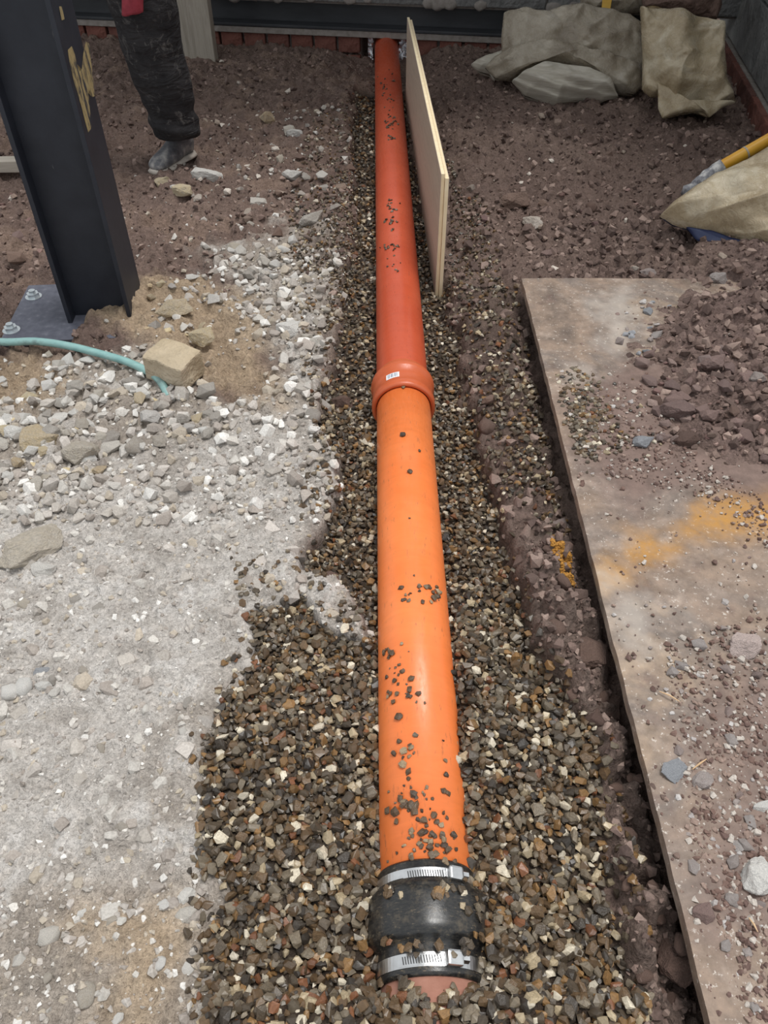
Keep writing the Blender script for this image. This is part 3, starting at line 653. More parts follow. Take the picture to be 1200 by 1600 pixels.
# near bag on the right
zb2 = .06
nb_ = np.array([-.25, -.62, .74])
bagN, _ = bag('plastic_sack', [(1030,338),(1046,324),(1072,305),(1110,281),(1160,256),(1200,232),(1270,215),(1300,240),(1310,350),(1280,415),(1240,410),(1200,399),(1168,390),(1150,376),(1120,366),(1085,362),(1050,352)],
    P(1120, 366, zb2), nb_, .075, .05, [M_BAG, M_NAVY], 'crumpled tan plastic sack with navy printed underside on the soil', seed=7, wr=.020, p=2.2)
for pl_ in bagN.data.polygons:
    if (pl_.normal.dot(Vector(nb_).normalized()) < .05): pl_.material_index = 1

pf = bag('printed_flap', [(1072,356),(1110,360),(1150,374),(1200,392),(1245,405),(1242,424),(1196,409),(1150,392),(1118,382),(1088,376)], P(1120, 380, zb2-.012), nb_, .014, .01, [M_NAVY], '', seed=9, wr=.008, rings=10, segs=64)[0]
for k in ('label', 'category'):
    if k in pf: del pf[k]
pf['label'] = 'navy printed flap under the tan sack'; pf.parent = bagN; pf.location = pf.location-bagN.location
# ------------------------------------------------------------------ yellow handled tool
a = P(1068, 304, h1(*P(1068, 304, .05)[:2])+.02); b = np.array(P(1125, 262, .115)); d_ = (b-a)/np.linalg.norm(b-a)
tl = empty('hand_tool', a); tag(tl, 'yellow-shafted tool with mortar-caked steel end beside the plastic sack', 'tool')
far = PY(1200, 219, b[1]+.03); d2 = (far-b)/np.linalg.norm(far-b)
link('shaft', tube('shaft', [b-a-d2*.02, b-a, far-a, far-a+d2*.18], [.0165, .0175, .0175, .0165], 20), M_SHAFT, tl, True)
rg = (far-b); link('collar', tube('collar', [b-a+rg*.52, b-a+rg*.55], .0185, 20), M_PALEWOOD, tl, True)
pts = [Vector(d_*t_) for t_ in (0, .03, .06, .09, .12, .16)]; Lh = np.linalg.norm(b-a)
me = tube('steel_end', [Vector((b-a)*t_) for t_ in np.linspace(0, 1.06, 9)], [.010, .020, .017, .022, .018, .023, .020, .021, .019], 16)
for v in me.vertices: v.co += Vector(mnoise.noise_vector(v.co*40))*.008
link('steel_end', me, M_CAKED, tl, True)

# ------------------------------------------------------------------ the worker (standing, mostly above the frame)
YP = 2.62
def lp(px, py, Y=YP): return PY(px, py, Y)
fz = h1(*P(275, 262, 0)[:2])
pe = empty('person', (-.8, YP, fz)); tag(pe, 'person in dark dusty work trousers and muddy boots standing behind the column', 'person')
PO = np.array([-.8, YP, fz])
rowsR = [(279,212,30),(276,202,37),(273,192,38),(268,176,36),(260,150,40),(252,122,44),(243,92,46),(236,60,48),(230,30,50),(222,0,54)]
centR = [lp(a_, b_)-PO for a_, b_, _ in rowsR]; radR = [c_*depth(lp(a_, b_))/1200 for a_, b_, c_ in rowsR]
topR = centR[-1]; hip = np.array([topR[0]-.02, .05, .93])
for q_ in (.33, .66, 1.): centR.append(topR+(hip-topR)*q_); radR.append(.108+.012*q_)
centL = [np.array([-.30+.0*i, .10, z]) for i, z in enumerate((.10, .13, .16, .22, .32, .42, .5, .6, .72, .83, .93))]
radL = [.062, .078, .078, .076, .084, .092, .098, .104, .110, .115, .12]
wx = (hip[0]+centL[-1][0])/2
def leg_rings(cs, rs, seed, n=36):
    out = []; path = [Vector(c_) for c_ in cs]; P2 = smooth_path(path, 5); R2_ = np.interp(np.linspace(0, len(rs)-1, len(P2)), range(len(rs)), rs)
    for i, p in enumerate(P2):
        rr = []
        for k in range(n):
            a_ = 2*pi*k/n; dv = Vector((cos(a_), sin(a_)*.92, 0)); q = p+dv*R2_[i]
            hem = max(0, 1-(p.z-.1)/.16)
            w_ = 1+.09*mnoise.noise(Vector((q.x*9, q.y*9, q.z*14+seed)))+.075*hem*sin(p.z*120+3.5*sin(a_+seed)+2*mnoise.noise(q*9))+.03*abs(mnoise.noise(Vector((q.x*26, q.y*26, q.z*40+seed))))
            rr.append(p+dv*R2_[i]*w_)
        out.append(rr)
    return out
def join(name, mes):
    bm = bmesh.new()
    for m_ in mes: bm.from_mesh(m_)
    return bm_mesh(name, bm)
mR = loft('a', leg_rings(centR, radR, 1)); mL = loft('b', leg_rings(centL, radL, 4))
pel = loft('c', [[Vector((wx+rx*cos(2*pi*k/36), .07+ry*sin(2*pi*k/36), z)) for k in range(36)] for z, rx, ry in ((.80, .06, .05), (.84, .15, .10), (.90, .185, .125), (.97, .185, .125), (1.04, .17, .115))])
tr = link('trousers', join('trousers', [mR, mL, pel]), M_TROUSER, pe)
rm = tr.modifiers.new('fuse', 'REMESH'); rm.mode = 'VOXEL'; rm.voxel_size = .0065; rm.use_smooth_shade = True
sm = tr.modifiers.new('soft', 'SMOOTH'); sm.iterations = 2
# red lining showing at the thigh pocket
v = []; f = []
for j in range(9):
    for i in range(9):
        s_ = i/8; q_ = j/8; px = 195+26*s_; py = -14+40*q_-12*abs(s_-.2)
        c_ = lp(px, py, YP-.112+.03*abs(s_-.55)); v.append(c_-PO)
for j in range(8):
    for i in range(8): k = j*9+i; f.append((k, k+1, k+10, k+9))
pk = link('pocket_flap', mesh('pocket_flap', v, f), M_REDCL, pe, True); tag(pk, 'red pocket flap on the thigh'); m_ = pk.modifiers.new('thick', 'SOLIDIFY'); m_.thickness = .012
# boots
def boot(heel, toe_dir, size=1.0):
    hd = Vector(heel); td = Vector(toe_dir).normalized(); sd = Vector((td.y, -td.x, 0))
    def ring(t_, wd, zb_, zt_, n=24):
        out = []
        for k in range(n):
            a_ = 2*pi*k/n; ca, sa = cos(a_), sin(a_)
            ex = .55; x_ = (abs(ca)**ex)*(1 if ca > 0 else -1)*wd; z_ = (abs(sa)**.75)*(1 if sa > 0 else -1)
            z = (zb_+zt_)/2+(zt_-zb_)/2*z_
            out.append(hd+td*t_*size+sd*x_*size*(1-.25*max(0, z_))+Vector((0, 0, z*size)))
        return out
    up = [ring(-.005, .020, .022, .085), ring(.006, .034, .018, .135), ring(.03, .041, .018, .16), ring(.07, .043, .018, .16), ring(.10, .043, .018, .14), ring(.13, .045, .018, .108), ring(.165, .050, .018, .088), ring(.205, .052, .018, .078), ring(.245, .048, .018, .068), ring(.272, .036, .02, .056), ring(.285, .018, .026, .044)]
    m_ = loft('boot', up)
    for v_ in m_.vertices: v_.co += Vector(mnoise.noise_vector(v_.co*28))*.005
    b_ = link('boot', m_, M_BOOT, pe, True); ss_ = b_.modifiers.new('sub', 'SUBSURF'); ss_.levels = 1; ss_.render_levels = 1
    so_ = [ring(-.010, .022, 0, .024), ring(.004, .038, -.002, .026), ring(.06, .046, 0, .026), ring(.13, .047, .002, .026), ring(.205, .056, -.002, .026), ring(.25, .051, 0, .026), ring(.28, .036, .002, .028), ring(.294, .016, .008, .028)]
    link('sole', loft('sole', so_), M_SOLE, b_, True)
    for t_, z_ in ((.105, .140), (.125, .120), (.145, .104)):
        p0 = hd+td*t_*size; link('lace', tube('lace', [p0+sd*.028+Vector((0, 0, z_-.012)), p0+Vector((0, 0, z_+.004)), p0-sd*.028+Vector((0, 0, z_-.012))], .003, 8), M_SOLE, b_)
ha = P(300, 243, fz)-PO; ta_ = P(250, 265, fz)-PO
td = (ta_-ha); td[2] = 0
boot((ha[0], ha[1]+.0, 0), (td[0]*.9, td[1]*1.15, 0), .70)
boot((-.30, .15, 0), (-.45, -1, 0), .74)
# upper body: one continuous skin figure, dressed
def skin(name, verts, edges, rad, m, parent, sub=2, root=0):
    me = bpy.data.meshes.new(name); me.from_pydata(verts, edges, []); o = link(name, me, None, parent)
    sk_ = o.modifiers.new('skin', 'SKIN'); sk_.use_smooth_shade = True
    for i, r in enumerate(rad): me.skin_vertices[0].data[i].radius = (r, r) if not hasattr(r, '__len__') else r
    me.skin_vertices[0].data[root].use_root = True
    s_ = o.modifiers.new('sub', 'SUBSURF'); s_.levels = sub; s_.render_levels = sub
    dg = bpy.context.evaluated_depsgraph_get(); me2 = bpy.data.meshes.new_from_object(o.evaluated_get(dg)); o.modifiers.clear(); o.data = me2; me2.name = name
    me2.materials.clear(); me2.materials.append(m); me2.polygons.foreach_set('use_smooth', [True]*len(me2.polygons)); return o
bv = [(wx, .07, .98), (wx, .07, 1.15), (wx, .06, 1.32), (wx, .06, 1.45), (wx, .05, 1.54), (wx, .035, 1.62), (wx, .03, 1.70)]
br = [(.14, .10), (.15, .105), (.165, .11), (.13, .09), .052, .075, .085]
be_ = [(i, i+1) for i in range(6)]
for sgn in (-1, 1):
    k0 = len(bv)
    arm = [(wx+sgn*.17, .06, 1.42), (wx+sgn*.24, .05, 1.20), (wx+sgn*.25, -.02, .97), (wx+sgn*.25, -.05, .90)]; bv += arm; br += [.062, .05, .034, .036]
    be_ += [(3, k0), (k0, k0+1), (k0+1, k0+2), (k0+2, k0+3)]
    for fi in range(4):
        k1 = len(bv); x_ = wx+sgn*.25+(fi-1.5)*.019*.3; y_ = -.05+(fi-1.5)*.020
        bv += [(x_, y_, .85), (x_-sgn*.006, y_-.01, .81), (x_-sgn*.016, y_-.014, .785+.006*abs(fi-1.2))]; br += [.010, .009, .008]; be_ += [(k0+3, k1), (k1, k1+1), (k1+1, k1+2)]
    k1 = len(bv); bv += [(wx+sgn*.235, -.088, .885), (wx+sgn*.225, -.105, .85)]; br += [.011, .009]; be_ += [(k0+3, k1), (k1, k1+1)]
body = skin('body', bv, be_, br, M_SKIN, pe)
jk_v = [(wx, .07, .94), (wx, .07, 1.15), (wx, .06, 1.32), (wx, .06, 1.46)]; jr = [(.17, .125), (.168, .12), (.182, .125), (.13, .10)]; je = [(0, 1), (1, 2), (2, 3)]
for sgn in (-1, 1):
    k0 = len(jk_v); jk_v += [(wx+sgn*.17, .06, 1.42), (wx+sgn*.24, .05, 1.20), (wx+sgn*.25, -.01, 1.0)]; jr += [.08, .066, .05]; je += [(2, k0), (k0, k0+1), (k0+1, k0+2)]
skin('jacket', jk_v, je, jr, M_JACKET, pe)
hr = bmesh.new(); bmesh.ops.create_icosphere(hr, subdivisions=3, radius=1)
for v_ in hr.verts: v_.co = Vector((v_.co.x*.088+wx, v_.co.y*.10+.05, max(v_.co.z, -.25)*.095+1.715))
link('hair', bm_mesh('hair', hr), M_HAIR, pe, True)

# ------------------------------------------------------------------ rocks
def rock_arr(seed, sub, planes, jit=.06):
    bm = bmesh.new(); bmesh.ops.create_icosphere(bm, subdivisions=sub, radius=1); R = np.random.default_rng(seed)
    V = np.array([v.co[:] for v in bm.verts]); T = np.array([[v.index for v in f.verts] for f in bm.faces]); bm.free()
    for _ in range(planes):
        nn = R.normal(size=3); nn /= np.linalg.norm(nn); dd = R.uniform(.55, .85); s = V@nn-dd; V = V-np.outer(np.maximum(s, 0), nn)
    V = V*(1+R.normal(size=(len(V), 1))*jit*.6)+R.normal(size=V.shape)*jit*.35
    V /= np.abs(V).max(0); return V, T
def hull_arr(seed, n, jit=.25, rnd=0):
    R = np.random.default_rng(seed); k = np.arange(n)+.5; ph = np.arccos(1-2*k/n); th = pi*(1+5**.5)*k
    p = np.stack([np.cos(th)*np.sin(ph), np.sin(th)*np.sin(ph), np.cos(ph)], 1)+R.normal(size=(n, 3))*jit
    p = p*np.array([1, R.uniform(.8, 1), R.uniform(.8, 1)]); p = np.sign(p)*np.abs(p)**.85
    bm = bmesh.new(); vs = [bm.verts.new(tuple(q)) for q in p]; r = bmesh.ops.convex_hull(bm, input=vs)
    bmesh.ops.delete(bm, geom=[v for v in bm.verts if not v.link_faces], context='VERTS')
    if rnd:
        bmesh.ops.dissolve_limit(bm, angle_limit=radians(14), verts=bm.verts[:], edges=bm.edges[:])
        bmesh.ops.bevel(bm, geom=bm.edges[:], offset=rnd, segments=1, affect='EDGES', profile=.6)
    bmesh.ops.triangulate(bm, faces=bm.faces[:]); bmesh.ops.recalc_face_normals(bm, faces=bm.faces[:])
    bm.verts.index_update(); V = np.array([v.co[:] for v in bm.verts]); T = np.array([[v.index for v in f.verts] for f in bm.faces]); bm.free()
    V -= (V.max(0)+V.min(0))/2; V /= np.abs(V).max(0); return V, T
ROCKS = [hull_arr(100+i, 15, .28, .05) for i in range(14)]
RND = [hull_arr(200+i, 34, .10, .06) for i in range(5)]
def big_arr(seed, n=16, jit=.24):
    V, T = hull_arr(seed, n, jit); bm = bmesh.new(); vs = [bm.verts.new(tuple(v)) for v in V]
    for f in T: bm.faces.new([vs[i] for i in f])
    bmesh.ops.dissolve_limit(bm, angle_limit=radians(10), verts=bm.verts[:], edges=bm.edges[:])
    bmesh.ops.bevel(bm, geom=bm.edges[:], offset=.045, segments=2, affect='EDGES', profile=.6); bmesh.ops.triangulate(bm, faces=bm.faces[:])
    for _ in range(2):
        lg = [e for e in bm.edges if e.calc_length() > .16]
        if lg: bmesh.ops.subdivide_edges(bm, edges=lg, cuts=2)
        bmesh.ops.triangulate(bm, faces=bm.faces[:])
    for v in bm.verts:
        q = v.co+Vector((seed*1.7, 0, 0)); v.co += Vector(mnoise.noise_vector(q*1.8))*.09+Vector(mnoise.noise_vector(q*5))*.045+Vector(mnoise.noise_vector(q*13))*.02
    bmesh.ops.recalc_face_normals(bm, faces=bm.faces[:]); bm.verts.index_update()
    V = np.array([v.co[:] for v in bm.verts]); T = np.array([[v.index for v in f.verts] for f in bm.faces]); bm.free(); return V/np.abs(V).max(0), T
BIG = [big_arr(700+i) for i in range(12)]
PEBS = [hull_arr(300+i, 15, .22) for i in range(28)]
def ico0(seed):
    bm = bmesh.new(); bmesh.ops.create_icosphere(bm, subdivisions=1, radius=1); bm.free()
    phi = (1+5**.5)/2; V = np.array([(-1, phi, 0), (1, phi, 0), (-1, -phi, 0), (1, -phi, 0), (0, -1, phi), (0, 1, phi), (0, -1, -phi), (0, 1, -phi), (phi, 0, -1), (phi, 0, 1), (-phi, 0, -1), (-phi, 0, 1)])/sqrt(1+phi*phi)
    T = np.array([(0, 11, 5), (0, 5, 1), (0, 1, 7), (0, 7, 10), (0, 10, 11), (1, 5, 9), (5, 11, 4), (11, 10, 2), (10, 7, 6), (7, 1, 8), (3, 9, 4), (3, 4, 2), (3, 2, 6), (3, 6, 8), (3, 8, 9), (4, 9, 5), (2, 4, 11), (6, 2, 10), (8, 6, 7), (9, 8, 1)])
    R = np.random.default_rng(seed); return V*(1+R.normal(size=(12, 1))*.16)+R.normal(size=V.shape)*.08, T
ICO = [hull_arr(500+i, 9, .25) for i in range(20)]
_cache = {}
def rock_mesh(m, i, pool='rock'):
    k = (m.name, i, pool)
    if k not in _cache:
        V, T = {'rock': ROCKS, 'round': RND, 'peb': PEBS, 'big': BIG}[pool][i]
        me = tri_mesh('stone', V, T); me.materials.append(m)
        if pool == 'round': me.polygons.foreach_set('use_smooth', [True]*len(me.polygons))
        _cache[k] = me
    return _cache[k]
def surf(x, y):
    z = h1(x, y); u, v = board_uv(x, y)
    if 0 < u < BW and -BLn < v < 0: z = max(z, ZB)
    return z
def stone(name, px, py, wpx, m, label, cat='stone', group=None, asp=.75, flat=.55, pool='rock', i=None, rz=None, tilt=.25, sink=.35, zs=None, low=False):
    surf = (lambda x_, y_: h1(x_, y_)) if (low or name == 'clod') else globals()['surf']
    q = P(px, py, .02); z = surf(q[0], q[1]) if zs is None else zs
    q = P(px, py, z); z = surf(q[0], q[1]) if zs is None else zs
    s = wpx*depth(q)/1200/2
    i = random.randrange(len({'rock': ROCKS, 'round': RND, 'peb': PEBS, 'big': BIG}[pool])) if i is None else i
    o = bpy.data.objects.new(name, rock_mesh(m, i, pool)); col.objects.link(o)
    o.scale = (s, s*asp, s*flat); o.rotation_euler = (random.uniform(-tilt, tilt), random.uniform(-tilt, tilt), random.uniform(-.5, .5) if rz is None else rz)
    o.location = (q[0], q[1], z+s*flat*(1-2*sink)); tag(o, label, cat, group); return o
# named stones -------------------------------------------------------
blkm = box_me('limestone_block', .135, .105, .085, (0, 0, .03), .006, .006, 3, 4)
q = P(274, 580, .02); o = link('limestone_block', blkm, M_TANST); o.location = (q[0], q[1], h1(q[0], q[1])); o.rotation_euler = (.05, .06, -.45); o.scale = (.72, .72, .72)
tag(o, 'squared tan limestone block at the end of the teal hose', 'stone')
NAMED = [
 (272,492,62,M_TANST,'long tan stone half sunk in sandy ground right of the column base',.6,.5,'rock'),
 (318,541,38,M_TANST,'knobbly cream limestone lump beyond the squared limestone block',.9,.7,'rock'),
 (60,692,66,M_TANST,'flat-topped angular tan stone among grey rubble',.85,.55,'rock'),
 (128,712,62,M_RUBBLE,'rounded crumbly grey mortar lump beside the flat-topped tan stone',.8,.7,'rock'),
 (48,858,108,M_RUBBLE,'largest pale grey broken concrete slab in the rubble',.62,.35,'rock'),
 (66,892,42,M_RUBBLE,'small grey stone resting at the edge of the largest concrete slab',.6,.5,'rock'),
 (18,1084,26,M_WHITEST,'round white pebble with two other white stones beside it',.95,.8,'round'),
 (38,1076,26,M_WHITEST,'upright oval white stone between two white pebbles',1.2,.8,'round'),
 (68,1073,30,M_WHITEST,'flat white angular stone next to the white pebbles',.7,.6,'rock'),
 (64,1046,34,M_SLATE,'bluish grey slate fragment in dusty rubble',.5,.4,'rock'),
 (327,281,52,M_WHITEST,'long flat whitish stone on soil by the boot',.4,.4,'rock'),
 (286,306,34,M_TANST,'pale tan stone in front of the boot toe',.8,.6,'rock'),
 (253,288,26,M_TANST,'small buff stone under the boot toe',.6,.6,'rock'),
 (418,191,24,M_TANST,'cream angular stone alone on dark soil near the trench',.85,.8,'rock'),
 (462,211,26,M_WHITEST,'white flat chip standing in soil near the trench',.6,.5,'rock'),
 (404,316,28,M_RUBBLE,'grey rectangular stone chip on red-brown soil',.9,.4,'rock'),
 (456,281,36,M_RUBBLE,'grey flat stone among brown stones at the trench side',.6,.5,'rock'),
 (486,350,46,M_RUBBLE,'broad buff-grey stone embedded above the white rubble',.6,.5,'rock'),
 (442,392,24,M_WHITEST,'bright white elongated stone above the grey rubble',.5,.5,'round'),
 (452,522,40,M_WHITEST,'white chalky lump in sandy ground left of the socket joint',.8,.6,'rock'),
 (492,540,38,M_RUBBLE,'grey chalky rock beside the white chalky lump',.85,.6,'rock'),
 (535,632,40,M_MUDST,'grey-brown angular rock on gravel by the socket joint',.6,.7,'rock'),
 (489,650,26,M_RUBBLE,'rounded grey stone at the gravel edge',1.0,.6,'round'),
 (513,888,34,M_MUDST,'grey-brown stone half buried in gravel beside the pipe',.9,.5,'round'),
 (872,815,46,M_GREYST,'pale pink angular stone against the edge of the muddy sheet',.75,.5,'rock'),
 (925,1026,54,M_MUDST,'oval muddy stone on the bank beside the sheet edge',1.2,.6,'rock'),
 (952,1088,46,M_MUDST,'flat grey-brown stone leaning under the sheet edge',1.35,.5,'rock'),
 (760,678,28,M_MUDST,'round brown clod stone at the gravel bank',1.,.8,'round'),
 (768,632,34,M_SOILST,'flat pale brown stone above the round clod',.6,.5,'rock'),
 (806,318,48,M_SOILST,'broad brown rock on soil between the upright board and sheet',.7,.6,'rock'),
 (836,352,40,M_SOILST,'brown rock just beyond the corner of the muddy sheet',.9,.5,'rock'),
 (786,333,24,M_MUDST,'dark blocky stone next to the broad brown rock',.6,.7,'rock'),
 (924,323,18,M_MUDST,'dark rounded cobble alone on the far soil',1.,.9,'round'),
 (1060,642,66,M_REDST,'large wedge-shaped red-brown rock on the soil heap',.6,.6,'rock'),
 (1114,566,46,M_REDST,'pinkish brown rock higher up the soil heap',.75,.6,'rock'),
 (1175,596,44,M_REDST,'rounded red-brown rock at the top of the heap',.9,.7,'rock'),
 (1110,644,32,M_REDST,'smaller red rock right of the wedge-shaped rock',.8,.7,'rock'),
 (1069,687,40,M_MUDST,'dark brown stone at the foot of the soil heap',.8,.6,'rock'),
 (1003,693,34,M_SLATE,'blue-grey stone on the sheet below the soil heap',.75,.6,'rock'),
 (1040,686,26,M_GREYST,'white-faced stone beside the dark brown stone',.5,.5,'rock'),
 (1012,432,28,M_GREYST,'pale grey stone on the far edge of the sheet',.8,.6,'rock'),
 (1122,438,32,M_GREYST,'grey and white stone on soil past the sheet edge',.8,.7,'rock'),
 (1164,1012,62,M_PINKST,'largest pinkish white stone lying on the muddy sheet',.75,.6,'rock'),
 (1054,1208,48,M_SLATE,'flat blue-grey slate chip on the muddy sheet',.8,.3,'rock'),
 (1098,1222,40,M_GREYST,'pale grey stone next to the blue-grey slate chip',.75,.5,'rock'),
 (1182,1372,62,M_WHITEST,'chunky white-grey stone at the broken end of the dirty sheet',.9,.7,'rock'),
 (1098,1430,34,M_REDST,'purple-brown cube-like stone on the sheet',.9,.7,'rock'),
 (1144,1408,24,M_GREYST,'grey angular chip near the chunky white-grey stone',1.,.6,'rock'),
 (1192,1262,34,M_WHITEST,'long pale stone sliver on the sheet',.5,.4,'rock'),
 (1056,1512,72,M_MUDST,'big rounded muddy boulder under the sheet edge',1.0,.6,'rock'),
 (294,1432,40,M_RUBBLE,'grey flat stone in the row at the gravel edge',.75,.5,'rock'),
 (292,1402,28,M_WHITEST,'white pointed stone in the row at the gravel edge',1.1,.6,'rock'),
 (256,1416,26,M_WHITEST,'white chip just left of the stone row',.7,.6,'rock'),
 (306,1336,20,M_WHITEST,'small white triangular stone on the gravel edge',1.,.7,'rock'),
 (76,1462,34,M_RUBBLE,'smooth grey cobble sunk in sandy ground',.9,.6,'round'),
 (136,1556,28,M_RUBBLE,'oval grey pebble sunk in sandy dust',1.4,.6,'round'),
 (1180,600,30,M_GREYST,'pale stone resting on the heap top',.8,.6,'rock'),
]
for px, py, wpx, m, lab, asp, flat, pool in NAMED:
    stone('stone', px, py, wpx, m, lab, asp=asp, flat=flat, pool='big' if pool == 'rock' and wpx >= 24 else pool, tilt=.15, low='under the sheet edge' in lab or 'against the edge' in lab)

def pts_in(poly, n, dens=None):
    p = np.array(poly, float); lo = p.min(0); hi = p.max(0); out = []
    while len(out) < n:
        q = rng.uniform(lo, hi, (n*4, 2)); k = sdist(q[:, 0], q[:, 1], [tuple(a) for a in poly]) > 0; out += list(q[k])
    return out[:n]
CAND = []
def scatter(poly, n, smin, smax, m, label, group, name='stone', pw=2.2, sink=.3, flat=(.4, .7), pools=('rock',), cat='stone'):
    for px, py in pts_in(poly, n):
        sz_ = smin+(smax-smin)*random.random()**pw
        CAND.append(dict(name=name, px=px, py=py, wpx=sz_, m=m if not isinstance(m, (list, tuple)) else random.choice(m), label=label, cat=cat, group=group, asp=random.uniform(.6, 1.), flat=random.uniform(*flat), pool=random.choice(pools), sink=sink, rz=random.uniform(0, 6.28)))
RB_POLY = [(0,600),(110,585),(230,600),(300,600),(370,640),(340,680),(260,690),(170,740),(90,760),(0,770)]
scatter(RB_POLY, 165, 8, 34, [M_RUBBLE]*5+[M_WHITEST, M_TANST], 'grey broken rubble stone in the bank below the teal hose', 'rubble stones below the hose', pools=('rock', 'big', 'big'), flat=(.45, .75))
scatter([(340,400),(440,380),(510,400),(525,470),(500,540),(440,560),(380,500),(330,470)], 95, 6, 24, [M_RUBBLE]*4+[M_WHITEST], 'pale rubble stone spilled along the left side of the trench', 'pale rubble beside the trench')
scatter([(0,770),(110,760),(180,830),(160,960),(130,1080),(0,1110)], 40, 8, 24, [M_RUBBLE]*4+[M_WHITEST], 'grey stone set in dusty ground around the largest slab', 'stones around the largest slab', sink=.5)
scatter([(215,440),(300,420),(345,470),(330,530),(240,530),(215,500)], 28, 7, 26, [M_TANST, M_RUBBLE, M_WHITEST], 'mixed stone in sandy ground beside the column foot', 'stones beside the column foot')
scatter([(0,560),(100,560),(230,580),(200,600),(60,610),(0,600)], 26, 8, 28, [M_WHITEST, M_RUBBLE, M_RUBBLE], 'pale stone lying along the teal hose', 'stones along the hose')
scatter([(395,170),(520,160),(560,250),(545,390),(470,400),(380,350),(290,340),(280,290),(380,260)], 120, 5, 22, [M_SOILST]*3+[M_RUBBLE], 'brown and grey stone in soil on the left slope of the far trench', 'stones on the left far slope', pw=1.8)
scatter([(310,90),(560,90),(520,160),(395,170),(320,250),(310,160)], 45, 4, 14, M_SOILST, 'small brown stone on dark soil near the back wall', 'stones near the back wall')
scatter([(0,280),(60,280),(90,420),(0,440)], 14, 10, 30, [M_SOILST, M_REDST], 'brown stone on soil behind the base plate', 'stones behind the base plate')
scatter([(720,190),(830,170),(1120,190),(1190,230),(1050,300),(1020,350),(1190,410),(1180,440),(830,425),(720,430),(715,300)], 190, 4, 18, [M_SOILST]*4+[M_REDST], 'small brown stone on the far soil beyond the muddy sheet', 'stones beyond the sheet', pw=2.6)
scatter([(1000,560),(1060,540),(1200,520),(1200,740),(1110,720),(1030,690)], 95, 8, 32, [M_REDST]*4+[M_MUDST], 'red-brown stone on the soil heap covering the sheet', 'stones on the soil heap', flat=(.5, .8))
scatter([(960,470),(1040,450),(1060,500),(1010,560),(965,540)], 26, 7, 22, [M_GREYST, M_SLATE], 'grey broken chip at the dusty heap edge on the sheet', 'grey chips at the heap edge')
scatter([(1020,1000),(1200,980),(1200,1590),(1160,1590),(1070,1330),(1035,1150)], 85, 7, 26, M_GREYST, 'loose grey stone scattered on the dirty end of the sheet', 'stones on the dirty sheet end', pw=2.6)
scatter([(870,560),(1000,600),(1000,720),(920,760),(880,640)], 34, 5, 14, [M_GREYST, M_SOILST], 'small stone chip on the middle of the muddy sheet', 'chips on the middle of the sheet')
scatter([(950,950),(1180,850),(1100,1100),(1010,1100)], 12, 6, 14, M_GREYST, 'tiny pale chip on the sheet below the ochre stain', 'chips below the ochre stain')
scatter([(822,860),(880,840),(940,1000),(1000,1200),(1090,1560),(1000,1580),(970,1400),(950,1200),(840,1000)], 44, 10, 34, M_MUDST, 'muddy brown clod on the trench bank under the sheet edge', 'clods on the trench bank', pools=('rock', 'round'), sink=.4, flat=(.5, .8), name='clod', cat='clod')
scatter([(0,1100),(300,1080),(300,1600),(0,1600)], 60, 7, 22, [M_RUBBLE]*3+[M_WHITEST], 'small stone pressed into the grey dusty ground', 'stones in the grey dusty ground', sink=.5, pools=('rock', 'round'))
# the largest stay single stones, the small rest becomes one mass further down
CAND.sort(key=lambda c_: -c_['wpx'])
for c_ in CAND[:285]: stone(**c_)
SMALL = CAND[285:]
# splinters on the sheet
for (x0, y0, x1, y1) in ((1030, 1080, 1062, 1096), (1082, 1202, 1104, 1186), (1170, 1434, 1184, 1456)):
    a_, b_ = P(x0, y0, ZB+.004), P(x1, y1, ZB+.006); o = link('wood_splinter', tube('wood_splinter', [(0, 0, 0), (b_-a_)*.5+np.array([0, 0, .002]), b_-a_], [.0006, .0013, .0005], 6), M_STRAW); o.location = a_
    tag(o, 'thin pale wood splinter lying on the muddy sheet', 'splinter', 'splinters on the sheet')

# ------------------------------------------------------------------ stuff: gravel, grit and crumbs
def rotm(n, tilt):
    az = rng.uniform(0, 2*pi, n); ax = rng.normal(0, tilt, n); ay = rng.normal(0, tilt, n)
    cz, sz, cx, sx, cy, sy = np.cos(az), np.sin(az), np.cos(ax), np.sin(ax), np.cos(ay), np.sin(ay)
    Rz = np.zeros((n, 3, 3)); Rz[:, 0, 0] = cz; Rz[:, 0, 1] = -sz; Rz[:, 1, 0] = sz; Rz[:, 1, 1] = cz; Rz[:, 2, 2] = 1
    Rx = np.zeros((n, 3, 3)); Rx[:, 0, 0] = 1; Rx[:, 1, 1] = cx; Rx[:, 1, 2] = -sx; Rx[:, 2, 1] = sx; Rx[:, 2, 2] = cx
    Ry = np.zeros((n, 3, 3)); Ry[:, 1, 1] = 1; Ry[:, 0, 0] = cy; Ry[:, 0, 2] = sy; Ry[:, 2, 0] = -sy; Ry[:, 2, 2] = cy
    return Ry@Rx@Rz
def bake(name, sets, m, smooth):
    Vs, Ts, Cs = [], [], []; off = 0
    for pos, size, cols, pool, tilt in sets:
        if not len(pos): continue
        which = rng.integers(0, len(pool), len(pos))
        for k, (pv, pt) in enumerate(pool):
            id_ = np.where(which == k)[0]
            if not len(id_): continue
            R = rotm(len(id_), tilt)
            v = np.einsum('nij,nmj->nmi', R, pv[None]*size[id_][:, None, :])+pos[id_][:, None, :]
            T = (pt[None]+(np.arange(len(id_))*len(pv))[:, None, None]+off).reshape(-1, 3)
            Vs.append(v.reshape(-1, 3)); Ts.append(T); Cs.append(np.repeat(cols[id_], len(pv), 0)); off += len(id_)*len(pv)
    me = tri_mesh(name, np.concatenate(Vs), np.concatenate(Ts)); set_col(me, np.concatenate(Cs))
    return link(name, me, m, smooth=smooth)
